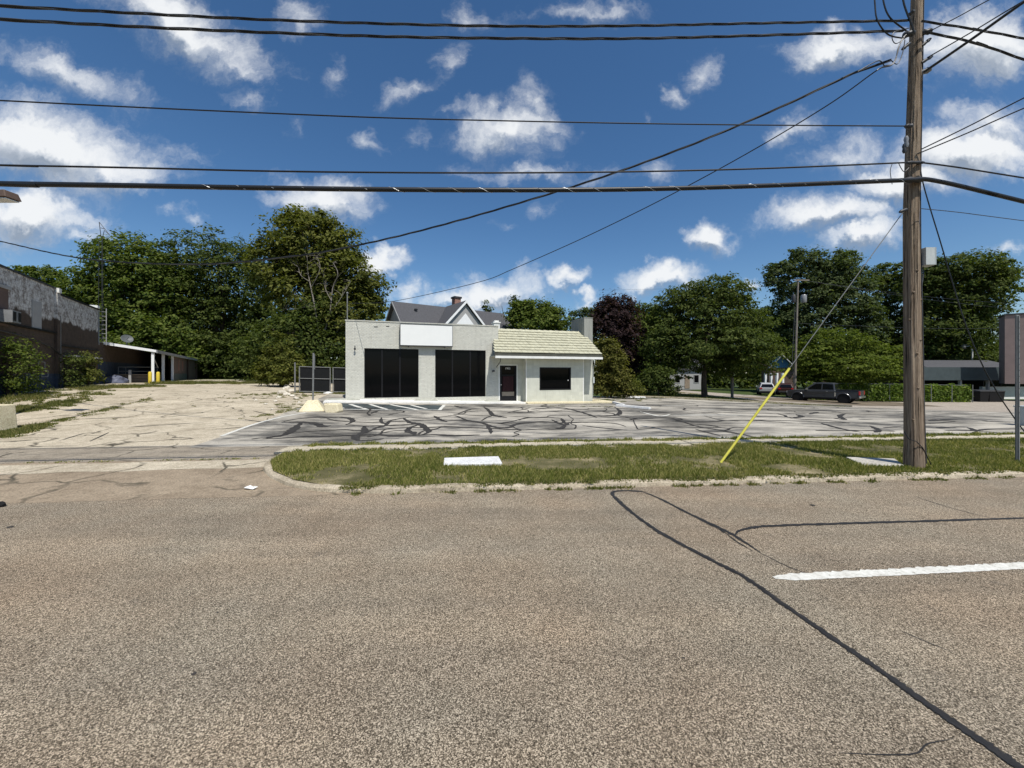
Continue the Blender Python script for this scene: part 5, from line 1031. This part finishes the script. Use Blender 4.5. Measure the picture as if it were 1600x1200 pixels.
# far utility pole with transformers
d = 44; q = at(1243, 600, d); fp = thing('far_utility_pole', 'distant grey utility pole with transformers behind the pickup', 'utility pole', (q.x, d, -1.1)); tp = at(1247, 436, d)
mb = MB(); mb.tube([(q.x - .1, d, -1.3), (q.x + .05, d, 5), (tp.x, d, tp.z)], [.14, .12, .09], 10); mb.build('shaft', 'dead_wood', fp, smooth=True)
a, b = at(1240, 438, d), at(1263, 440, d); mb = MB(); mb.box(a.x, b.x, d - .16, d - .05, a.z - .08, a.z + .06); mb.build('crossarm', 'dead_wood', fp)
for px, r, mt in ((1256, .28, 'porcelain'), (1240, .2, 'dark_metal')): c = at(px, 473, d); mb = MB(); mb.lathe(c, [(r * .85, 0), (r, .08), (r, .80), (r * .7, .92), (r * .2, .95)], 14); mb.build('transformer', mt, fp, smooth=True)
mb = MB(); mb.tube([at(1240, 600, d - .3), at(1238, 560, d - .3), at(1242, 480, d - .2)], .03, 5); mb.build('guy', 'cable_grey', fp)
for k, (p, q_) in enumerate((((1247, 437), (1600, 476)), ((1262, 439), (1620, 486)), ((1247, 505), (1640, 512)), ((1247, 437), (1000, 452)))):
    a_ = at(*p, d); b_ = at(*q_, 52 if q_[0] > 1300 else 70); m_ = (a_ + b_) / 2 - Vector((0, 0, .35)); wire(['upper thin distant wire running right from the far pole', 'second thin distant wire running right from the far pole', 'lowest thin distant wire running right from the far pole', 'thin distant wire running left from the far pole'][k], [a_, m_, b_, b_ + (b_ - m_)], .014, 'cable_grey', name='distant_wire', group='wires of the far pole')
q = at(1144, 611, 40); mb = MB(); mb.tube([(q.x, 40, zf(q.x, 40) - .1), (q.x, 40, zf(q.x, 40) + 3.6)], .14, 10); tag(mb.build('short_pole', 'dead_wood', smooth=True, loc=(q.x, 40, zf(q.x, 40))), 'pale short pole standing by the lawn left of the silver car', 'pole')

# ================================================================ VEHICLES
def vehicle(name, label, pos, head, spec):
    """x forward, y left, z up in the vehicle's own axes"""
    z0 = zf(*pos); c, s = math.cos(head), math.sin(head); root = thing(name, label, spec['cat'], (pos[0], pos[1], z0)); loc = BASE[root.name]
    def T(x, y, z): return (loc[0] + x * c - y * s, loc[1] + x * s + y * c, z0 + z)
    hw_ = spec['w'] / 2
    def loft(prof, y0, y1, nm, mat, par, inset=None, bevel=.03):
        mb = MB(); a = [T(x, y0 if not inset else y0, z) for x, z in prof]; n = len(prof)
        vs_ = [T(x, -(y1 if not inset else y1 - inset(z)), z) for x, z in prof] + [T(x, (y1 if not inset else y1 - inset(z)), z) for x, z in prof]
        mb.add(vs_, [tuple(range(n - 1, -1, -1)), tuple(range(n, 2 * n))] + [(i, (i + 1) % n, n + (i + 1) % n, n + i) for i in range(n)]); return mb.build(nm, mat, par, bevel=bevel)
    body = loft(spec['body'], 0, hw_, 'body', spec['paint'], root, inset=lambda z: .05 if z > spec['belt'] - .03 else (.06 if z < .5 else 0), bevel=.04)
    zb = spec['belt']; zr = spec['roof']
    cab = loft(spec['cab'], 0, hw_ - .05, 'cab', spec['paint'], root, inset=lambda z: .24 * max(0, (z - zb) / (zr - zb)), bevel=.05)
    for nm, quad in spec['glass']:
        for sg in ((-1, 1) if nm == 'side_window' else (0,)):
            mb = MB()
            if sg:
                v0 = [T(x, sg * (hw_ - .05 - .24 * (z - zb) / (zr - zb) + .008), z) for x, z in quad]; mb.prism(v0, Vector(T(0, -sg * .02, 0)) - Vector(T(0, 0, 0)))
            else:
                (xa, za), (xb, zb_) = quad; ia = hw_ - .17 - .24 * (za - zb) / (zr - zb); ib = hw_ - .17 - .24 * (zb_ - zb) / (zr - zb); e = .012 if xa > xb and nm == 'windshield' else -.012
                e = .015 if nm == 'windshield' else -.015
                v0 = [T(xa + e, -ia, za), T(xa + e, ia, za), T(xb + e, ib, zb_), T(xb + e, -ib, zb_)]; mb.prism(v0, Vector(T(-e * .8, 0, 0)) - Vector(T(0, 0, 0)))
            mb.build(nm, 'car_glass', cab)
    ax = Vector(T(0, 1, 0)) - Vector(T(0, 0, 0)); r = spec['r']
    for x in spec['axles']:
        for sg in (-1, 1):
            cc = Vector(T(x, sg * (hw_ - .12), r)); w2 = .14
            wl = MB(); wl.lathe(cc, [(r * .62, -w2), (r * .93, -w2), (r, -w2 * .7), (r, w2 * .7), (r * .93, w2), (r * .62, w2)], 22, ax); wo = wl.build('wheel', 'rubber', root, smooth=True)
            rm = MB(); rm.lathe(cc + ax * sg * (w2 * .55), [(r * .63, -.03), (r * .63, .0), (r * .52, .03), (r * .2, .015), (r * .14, .05), (.02, .055)] if sg > 0 else [(.02, -.055), (r * .14, -.05), (r * .2, -.015), (r * .52, -.03), (r * .63, 0), (r * .63, .03)], 14, ax); rm.build('rim', spec.get('rim', 'alloy'), wo)
            ar = MB(); pts = [T(x + math.cos(t) * (r + .10), sg * (hw_ + .005), r + math.sin(t) * (r + .10)) for t in [math.pi * k / 12 for k in range(13)]]; ar.tube(pts, .055, 6); ar.build('wheel_arch', spec.get('arch', 'dark_metal'), root)
            dk = MB(); dk.lathe(Vector(T(x, sg * (hw_ - .16), r + .02)), [(r + .09, -.14), (r + .09, .165)] if sg > 0 else [(r + .09, -.165), (r + .09, .14)], 20, ax); dk.build('wheel_well', 'black_frame', root)
    for (nm, mt, x0, x1, y0, y1, za, zb2) in spec['bits']:
        for sg in (-1, 1):
            mb = MB(); p = []
            mb.hexa([T(x0, sg * y0, za), T(x1, sg * y0, za), T(x1, sg * y1, za), T(x0, sg * y1, za), T(x0, sg * y0, zb2), T(x1, sg * y0, zb2), T(x1, sg * y1, zb2), T(x0, sg * y1, zb2)]); mb.build(nm, mt, root, bevel=.012)
    for (nm, mt, x0, x1, y, za, zb2) in spec['bars']:
        mb = MB(); mb.hexa([T(x0, -y, za), T(x1, -y, za), T(x1, y, za), T(x0, y, za), T(x0, -y, zb2), T(x1, -y, zb2), T(x1, y, zb2), T(x0, y, zb2)]); mb.build(nm, mt, root, bevel=.02)
    return root
W = 2.03
truck = dict(cat='pickup truck', w=W, paint='truck_paint', belt=1.22, roof=1.96, r=.43, axles=(1.95, -1.75), rim='dark_metal', arch='truck_paint',
  body=[(-2.92, .55), (-2.9, 1.20), (-1.0, 1.24), (.9, 1.24), (2.55, 1.16), (2.88, 1.02), (2.94, .60), (2.7, .45), (-2.7, .48)],
  cab=[(-1.12, 1.2), (-1.0, 1.88), (-.75, 1.955), (.35, 1.96), (.6, 1.92), (1.45, 1.2)],
  glass=[('side_window', [(-.98, 1.30), (-.90, 1.80), (-.12, 1.85), (-.12, 1.30)]), ('side_window', [(-.02, 1.30), (-.02, 1.85), (.48, 1.83), (1.15, 1.30)]), ('windshield', [(1.40, 1.26), (.64, 1.90)]), ('rear_window', [(-1.12, 1.30), (-1.02, 1.82)])],
  bits=[('tail_light', 'tail_red', -2.96, -2.86, .80, 1.00, .82, 1.18), ('headlight', 'clear_lamp', 2.80, 2.93, .62, .98, .80, 1.02), ('mirror', 'chrome', 1.05, 1.20, 1.0, 1.26, 1.22, 1.42), ('door_handle', 'chrome', -.55, -.40, 1.00, 1.03, 1.10, 1.14), ('pillar_strip', 'chrome', -1.14, -1.06, .955, .975, .62, 1.22), ('running_board', 'black_frame', -1.1, 1.3, .85, 1.04, .36, .44), ('bed_rail', 'black_frame', -2.88, -1.15, .90, 1.0, 1.222, 1.26)],
  bars=[('rear_bumper', 'chrome', -3.04, -2.90, .98, .52, .72), ('front_bumper', 'black_frame', 2.90, 3.02, .98, .42, .72), ('tailgate', 'truck_paint', -2.945, -2.925, .78, .74, 1.22), ('grille', 'black_frame', 2.885, 2.95, .60, .72, 1.05), ('underbody', 'black_frame', -2.6, 2.6, .85, .3, .5), ('bed_floor', 'black_frame', -2.84, -1.16, .86, 1.225, 1.25)])
rl = Vector((32.8, 36.6)); hd_ = R(128); fwd = Vector((math.cos(hd_), math.sin(hd_))); cen = rl + fwd * 2.75 + Vector((math.sin(hd_), -math.cos(hd_))) * .9
vehicle('pickup_truck', 'dark grey crew cab pickup parked on the side street', (cen.x, cen.y), hd_, truck)
suv = dict(cat='car', w=1.85, paint='suv_paint', belt=1.05, roof=1.70, r=.36, axles=(1.35, -1.4), body=[(-2.3, .5), (-2.32, 1.0), (-2.0, 1.08), (.9, 1.06), (2.1, .92), (2.35, .75), (2.3, .4), (-2.1, .38)],
  cab=[(-2.22, 1.05), (-1.95, 1.58), (-1.6, 1.69), (.1, 1.70), (.4, 1.64), (1.2, 1.03)], glass=[('side_window', [(-1.75, 1.14), (-1.6, 1.52), (-.7, 1.60), (-.7, 1.12)]), ('side_window', [(-.6, 1.12), (-.6, 1.60), (.25, 1.58), (.9, 1.12)]), ('windshield', [(1.12, 1.1), (.44, 1.6)]), ('rear_window', [(-2.2, 1.12), (-1.99, 1.52)])],
  bits=[('tail_light', 'tail_red', -2.36, -2.26, .60, .90, .84, 1.02), ('headlight', 'clear_lamp', 2.15, 2.34, .55, .88, .70, .86), ('mirror', 'suv_paint', .75, .92, .92, 1.1, 1.06, 1.2)], bars=[('rear_bumper', 'dark_metal', -2.40, -2.28, .85, .38, .60), ('front_bumper', 'dark_metal', 2.28, 2.38, .85, .36, .58), ('underbody', 'black_frame', -2.0, 2.0, .78, .22, .42)])
q = at(1196, 600, 55); vehicle('silver_suv', 'silver sport utility car parked in the far driveway', (q.x, 55), R(62), suv)
van = dict(suv); van['paint'] = 'van_paint'; van['cat'] = 'car'; q = at(1225, 600, 57); vehicle('dark_suv', 'dark maroon car parked just right of the silver one, half hidden by the guy guard', (q.x, 57), R(60), van)

# ================================================================ TREES AND SHRUBS
def crown_pts(lobes, n, clump, inner=.25, per=34, flat_=.6):
    area = np.array([l[3] * l[4] + l[3] * l[5] + l[4] * l[5] for l in lobes]); area = area / area.sum(); nc = max(6, n // per); idx = RNG.choice(len(lobes), nc, p=area)
    Lb = np.array(lobes); c = Lb[idx, :3]; r = Lb[idx, 3:6]; D = RNG.normal(size=(nc, 3)); D /= np.linalg.norm(D, axis=1, keepdims=True)
    D[:, 2] = np.where((D[:, 2] < -.5) & (RNG.random(nc) < .5), -D[:, 2], D[:, 2])
    f = np.where(RNG.random(nc) < inner, RNG.uniform(.3, .75, nc), RNG.uniform(.78, 1.06, nc)); f = f * RNG.uniform(.86, 1.10, nc); spray = RNG.random(nc) < .13; f = np.where(spray, RNG.uniform(.98, 1.13, nc), f) * .96
    cc = c + D * r * f[:, None]; k = np.repeat(np.arange(nc), per); sc_ = (RNG.uniform(.55, 1.35, nc) * np.where(spray, .62, 1.))[k][:, None] * clump
    O_ = RNG.normal(size=(len(k), 3)) * np.array([1, 1, flat_]) * sc_ * .5; P_ = cc[k] + O_
    N_ = D[k] * .6 + O_ / (clump + 1e-6) * .4 + np.array([0, 0, .75]) + RNG.normal(size=(len(k), 3)) * .55
    return P_, N_, cc
def tree(name, label, cat, d, lobes_px, base_px, n, leaf, mat, clump=.9, trunk=.3, group=None, limbs=14, inner=.25, depth=.85, per=34, flat_=.6, zbase=None, bark='bark', gnd_x=None):
    lobes = []
    for (px, py, rx, ry) in lobes_px:
        c = at(px, py, d); lobes.append((c.x, c.y + random.uniform(-.25, .25) * rx * d / FPX, c.z, rx * d / FPX, rx * d / FPX * depth, ry * d / FPX))
    bx = (base_px - 800) / FPX * d; bz = zf(bx, d) if zbase is None else zbase
    t = thing(name, label, cat, (bx, d, bz), group); P_, N_, cc = crown_pts(lobes, int(n * 1.5), clump, inner, per, flat_); keep = P_[:, 2] > bz + .05
    V, Fq = leaf_quads(P_[keep], leaf * .80, N_[keep]); np_mesh('crown', V, Fq, mat, t)
    top = max(l[2] for l in lobes); cx = np.mean([l[0] for l in lobes]); mb = MB(); fork = bz + (top - bz) * .45
    pts = [Vector((bx, d, bz - .15)), Vector((bx + random.uniform(-.1, .1), d, bz + (fork - bz) * .5)), Vector((bx * .6 + cx * .4, d, fork)), Vector((cx, d, top))]
    mb.tube(smooth_line(pts, 4), [trunk * (1.25 - 1.1 * i / 12) for i in range(13)], 8); tk = mb.build('trunk', bark, t, smooth=True)
    if limbs:
        sel = RNG.choice(len(cc), min(limbs, len(cc)), replace=False)
        for i in sel:
            e = Vector(cc[i]); u = random.uniform(.35, .95); s_ = pts[1].lerp(pts[2], u) if random.random() < .5 else pts[2].lerp(pts[3], u * .8); m_ = s_.lerp(e, .5) + Vector((random.uniform(-.3, .3), random.uniform(-.3, .3), .12 * (e - s_).length))
            mb = MB(); r0 = trunk * random.uniform(.22, .42); mb.tube(smooth_line([s_, m_, e], 3), [r0 * (1 - .8 * j / 6) for j in range(7)], 5); mb.build('limb', bark, tk)
    return t
G1, G2 = 'big trees behind the concrete lot', 'trees beyond the lot at right'
tree('walnut_tree', 'leftmost big tree of the left group, behind the old building', 'tree', 53, [(200, 420, 58, 50), (150, 455, 50, 45), (225, 470, 60, 60), (135, 500, 42, 50), (180, 540, 70, 55), (250, 440, 40, 45), (260, 540, 55, 50), (115, 470, 22, 30)], 190, 30000, .30, 'leaf_mid', 1.15, .4, G1)
tree('dense_tree', 'middle broad rounded dark tree of the left group', 'tree', 57, [(330, 425, 80, 60), (280, 470, 60, 60), (370, 450, 60, 65), (330, 520, 90, 60), (400, 520, 60, 65), (300, 570, 60, 40), (380, 580, 60, 35)], 350, 36000, .27, 'leaf_dark', 1.05, .4, G1)
tree('cottonwood_tree', 'tallest tree of the left group, beside the shop', 'tree', 44, [(480, 385, 62, 52), (440, 420, 50, 50), (525, 390, 38, 42), (530, 440, 42, 50), (480, 460, 60, 55), (565, 450, 38, 36), (578, 480, 24, 24), (550, 510, 50, 50), (465, 350, 26, 20), (500, 348, 24, 20)], 500, 26000, .27, 'leaf_olive', .95, .42, G1, inner=.35, limbs=22)
tree('undergrowth_tree', 'dark low tree filling the gap below the tallest left tree', 'tree', 42, [(470, 540, 60, 50), (520, 560, 45, 42), (420, 560, 45, 42), (500, 500, 40, 40)], 480, 16000, .22, 'leaf_dark', .9, .25, G1)
tree('undergrowth_tree', 'dark low thicket tree right of the lean-to', 'tree', 56, [(330, 560, 60, 40), (380, 575, 45, 32), (430, 575, 35, 30)], 372, 13000, .24, 'leaf_dark', .9, .3, G1, inner=.3)
tree('sumac_tree', 'bright green spreading young tree above the lean-to roof', 'tree', 53, [(282, 533, 32, 18), (255, 542, 28, 14), (305, 548, 26, 18), (270, 552, 30, 14)], 285, 4200, .30, 'leaf_bright', .85, .12, None, limbs=6)
tree('thin_tree', 'low rounded tree showing above the old building roof', 'tree', 62, [(70, 432, 24, 14), (35, 425, 12, 8), (90, 445, 14, 16), (50, 450, 30, 20)], 70, 2600, .3, 'leaf_mid', .8, .25, None, limbs=4)
tree('cedar_shrub', 'conical yellow green evergreen shrub left of the screened gate', 'shrub', 31, [(442, 540, 18, 22), (440, 565, 30, 24), (440, 585, 36, 16), (455, 575, 26, 22), (425, 582, 22, 16)], 440, 5200, .13, 'leaf_olive', .45, .12, None, limbs=4, inner=.15)
# dead limbs at the right of the left group
dt = thing('dead_tree', 'bare grey dead branches in front of the tall tree by the shop', 'tree', at(490, 600, 40.5).xyz)
DB = [[(505, 600), (500, 540), (492, 480), (482, 430), (480, 400)], [(500, 540), (515, 490), (520, 450), (528, 428), (520, 410)], [(494, 500), (470, 470), (455, 462)], [(492, 480), (475, 480), (450, 485), (445, 478)], [(486, 450), (500, 420), (495, 400)], [(515, 490), (530, 470), (548, 440)], [(500, 540), (470, 530), (445, 520)], [(496, 510), (466, 500), (440, 498)], [(505, 570), (520, 530), (535, 505), (540, 490)], [(500, 545), (485, 530), (460, 545), (448, 540)], [(518, 470), (508, 450), (505, 425)], [(484, 440), (470, 430), (466, 415)]]
for k, L_ in enumerate(DB):
    P = [at(x, y, 40.5 + random.uniform(-.6, .6) if i else 40.5) for i, (x, y) in enumerate(L_)]; P[0].y = 40.5; mb = MB(); L2 = smooth_line(P, 4); r0 = .11 if k == 0 else (.09 if k == 1 else .045); mb.tube(L2, [r0 * (1 - .75 * i / len(L2)) for i in range(len(L2))], 6); o = mb.build('trunk' if k == 0 else 'limb', 'dead_wood', dt, smooth=True)
    for _ in range(11):
        i = random.randrange(len(L2) // 3, len(L2)); s_ = L2[i]; e = s_ + Vector((random.uniform(-1, 1), random.uniform(-.5, .5), random.uniform(-.2, 1.0))); mb = MB(); mb.tube([s_, s_.lerp(e, .5) + Vector((0, 0, .1)), e], [.024, .018, .008], 4); mb.build('twig', 'dead_wood', dt)
# right-hand trees
tree('maple_tree', 'rounded mid green tree directly behind the shop roof', 'tree', 47, [(840, 490, 34, 20), (815, 495, 22, 24), (865, 500, 22, 18), (840, 510, 45, 22)], 842, 9000, .23, 'leaf_mid', .8, .3, G2, limbs=6)
tree('spruce_tree', 'slim pointed evergreen tip behind the shop roof', 'tree', 58, [(806, 478, 8, 16), (808, 500, 14, 18), (760, 480, 6, 8), (762, 492, 8, 10)], 807, 1400, .25, 'leaf_dark', .5, .2, G2, limbs=0)
tree('purple_maple', 'dark purple leaved maple right of the shop', 'tree', 40, [(965, 490, 30, 32), (975, 530, 34, 40), (950, 510, 26, 36), (985, 575, 26, 32), (962, 555, 28, 36)], 984, 14000, .2, 'leaf_purple', .75, .25, None)
tree('back_tree', 'tree of bluish foliage peeking left of the purple maple', 'tree', 58, [(908, 500, 20, 16), (925, 495, 18, 14), (915, 520, 26, 20)], 915, 3200, .26, 'leaf_blue', .8, .25, G2, limbs=4)
tree('back_tree', 'sunlit green tree between the purple maple and the locust', 'tree', 54, [(1010, 495, 28, 20), (1030, 515, 36, 32), (1000, 530, 28, 40), (1020, 570, 34, 34)], 1015, 14000, .25, 'leaf_mid', .85, .3, G2)
tree('locust_tree', 'broad flat topped locust in the middle of the right trees', 'tree', 37, [(1110, 460, 55, 26), (1070, 480, 50, 30), (1140, 470, 40, 28), (1110, 500, 80, 36), (1050, 540, 50, 34), (1165, 520, 45, 34), (1110, 545, 85, 34), (1190, 560, 28, 26), (1055, 570, 40, 22), (1150, 570, 50, 22)], 1101, 36000, .17, 'leaf_dark', .75, .26, G2, limbs=26, inner=.3, flat_=.35)
tree('back_tree', 'leafy green tree behind and right of the broad locust', 'tree', 68, [(1215, 500, 35, 28), (1190, 520, 30, 40), (1235, 530, 35, 45), (1215, 560, 40, 35)], 1215, 12000, .29, 'leaf_mid', .9, .3, G2)
tree('silver_maple', 'tall spiky topped tree behind the far utility pole', 'tree', 62, [(1260, 415, 26, 22), (1220, 425, 22, 18), (1300, 430, 30, 30), (1265, 455, 45, 35), (1330, 425, 22, 28), (1320, 470, 42, 45), (1270, 510, 50, 45), (1340, 520, 40, 50), (1320, 400, 12, 10), (1245, 398, 10, 10), (1205, 440, 12, 10)], 1285, 29000, .29, 'leaf_blue', .85, .4, G2, limbs=14, inner=.3)
tree('pine_tree', 'feathery dark pine just left of the wooden pole', 'tree', 66, [(1390, 425, 28, 14), (1380, 445, 34, 18), (1395, 470, 34, 25), (1385, 510, 44, 40), (1370, 555, 45, 32)], 1388, 15000, .27, 'leaf_dark', .8, .35, G2, limbs=8, flat_=.3)
tree('elm_tree', 'huge wide tree right of the wooden pole', 'tree', 60, [(1490, 430, 60, 28), (1540, 430, 24, 24), (1450, 450, 40, 40), (1500, 465, 60, 40), (1545, 470, 20, 36), (1470, 510, 60, 45), (1525, 520, 40, 42), (1440, 550, 40, 40), (1490, 560, 60, 30)], 1480, 34000, .29, 'leaf_dark', .95, .5, G2, limbs=20, inner=.3)
tree('young_locust', 'lower bright feathery locust over the pickup', 'tree', 45, [(1310, 540, 50, 26), (1270, 560, 36, 26), (1350, 560, 46, 26), (1310, 575, 66, 22), (1390, 560, 34, 14), (1405, 548, 18, 8), (1300, 590, 50, 12), (1380, 585, 30, 14)], 1320, 22000, .18, 'leaf_bright', .7, .16, G2, limbs=14, flat_=.3)
tree('far_tree', 'low distant tree beside the mauve tower', 'tree', 75, [(1560, 560, 24, 14), (1545, 570, 22, 14), (1580, 565, 20, 14)], 1560, 2600, .3, 'leaf_dark', .9, .25, G2, limbs=2)
tree('green_shrub', 'tall yellow green shrub against the right end of the shop', 'shrub', 30, [(950, 550, 18, 22), (955, 575, 24, 28), (945, 600, 22, 22), (965, 595, 22, 22), (975, 610, 16, 14)], 955, 7500, .13, 'leaf_yellow', .45, .08, None, limbs=8, inner=.2)
tree('dark_shrub', 'round dark shrub between the shop and the locust trunk', 'shrub', 35, [(1030, 592, 26, 20), (1045, 605, 18, 14), (1012, 600, 18, 16)], 1028, 4200, .13, 'leaf_dark', .45, .08, None, limbs=6)
tree('leggy_shrub', 'small leggy shrub with bare stems at the edge of the lot', 'shrub', 29.5, [(985, 605, 16, 12), (970, 612, 12, 9), (995, 612, 10, 8)], 975, 1400, .09, 'leaf_olive', .35, .05, None, limbs=10)
tree('weed_bush', 'sprawling pale leaved bush in front of the old block wall', 'shrub', 17.6, [(15, 575, 34, 40), (30, 555, 24, 26), (5, 545, 24, 24), (45, 590, 20, 22), (15, 610, 34, 18)], 14, 2300, .08, 'leaf_mid', .42, .05, None, limbs=26, inner=.2, per=24)
tree('weed_bush', 'slim dark weedy sapling beside the wall drain pipe', 'shrub', 22.5, [(108, 575, 11, 22), (112, 595, 14, 14), (118, 560, 10, 10)], 108, 700, .09, 'leaf_dark', .4, .04, None, limbs=8, per=24)
tree('weed_bush', 'pale leaved weedy sapling near the far end of the old wall', 'shrub', 25, [(138, 565, 8, 14), (142, 590, 14, 14), (130, 580, 8, 8)], 137, 1000, .10, 'leaf_olive', .4, .04, None, limbs=8, per=24)
# backdrop of woodland farther off, only glimpsed in gaps
def far_wood(px0, px1, d, top, n, label):
    P_ = []; x = RNG.uniform(px0, px1, n); y = top + (610 - top) * RNG.random(n) ** .8 + 6 * np.sin(x * .13) + 4 * np.sin(x * .31); dd = d + RNG.uniform(-3, 3, n); P_ = np.stack([(x - 800) / FPX * dd, dd, HC + (HOR - y) / FPX * dd], 1); V, Fq = leaf_quads(P_, .5); return stuff(tag(np_mesh('far_woodland', V, Fq, 'leaf_dark'), label, 'woodland'))
far_wood(100, 600, 70, 470, 16000, 'dark woodland mass glimpsed between the trunks at left'); far_wood(880, 1560, 84, 520, 24000, 'dark woodland mass glimpsed between the trees at right')
# low brick wall far back between the trunks
mb = MB(); a, b = at(322, 590, 56), at(395, 590, 58); mb.hexa([(a.x, a.y, .2), (b.x, b.y, .2), (b.x, b.y + .3, .2), (a.x, a.y + .3, .2), (a.x, a.y, 1.35), (b.x, b.y, 1.35), (b.x, b.y + .3, 1.35), (a.x, a.y + .3, 1.35)]); tag(mb.build('garden_wall', 'red_brick', loc=(a.x, a.y, .2)), 'low reddish brick wall glimpsed under the left trees', 'wall')
mb = MB(); F7 = frame((-19.5, 50), 10); gh = thing('white_garage', 'white wall of a garage glimpsed behind the gate', 'garage', F7(2, 0, .8)); hp('wall', 'siding_white', [(0, 7, 0, 4, .3, 3.4)], gh, F7); mb.prism([F7(-.3, -.3, 3.4), F7(7.3, -.3, 3.4), F7(7.3, 2, 4.6), F7(-.3, 2, 4.6)], (0, 0, .15)); mb.build('roof', 'shingle', gh)
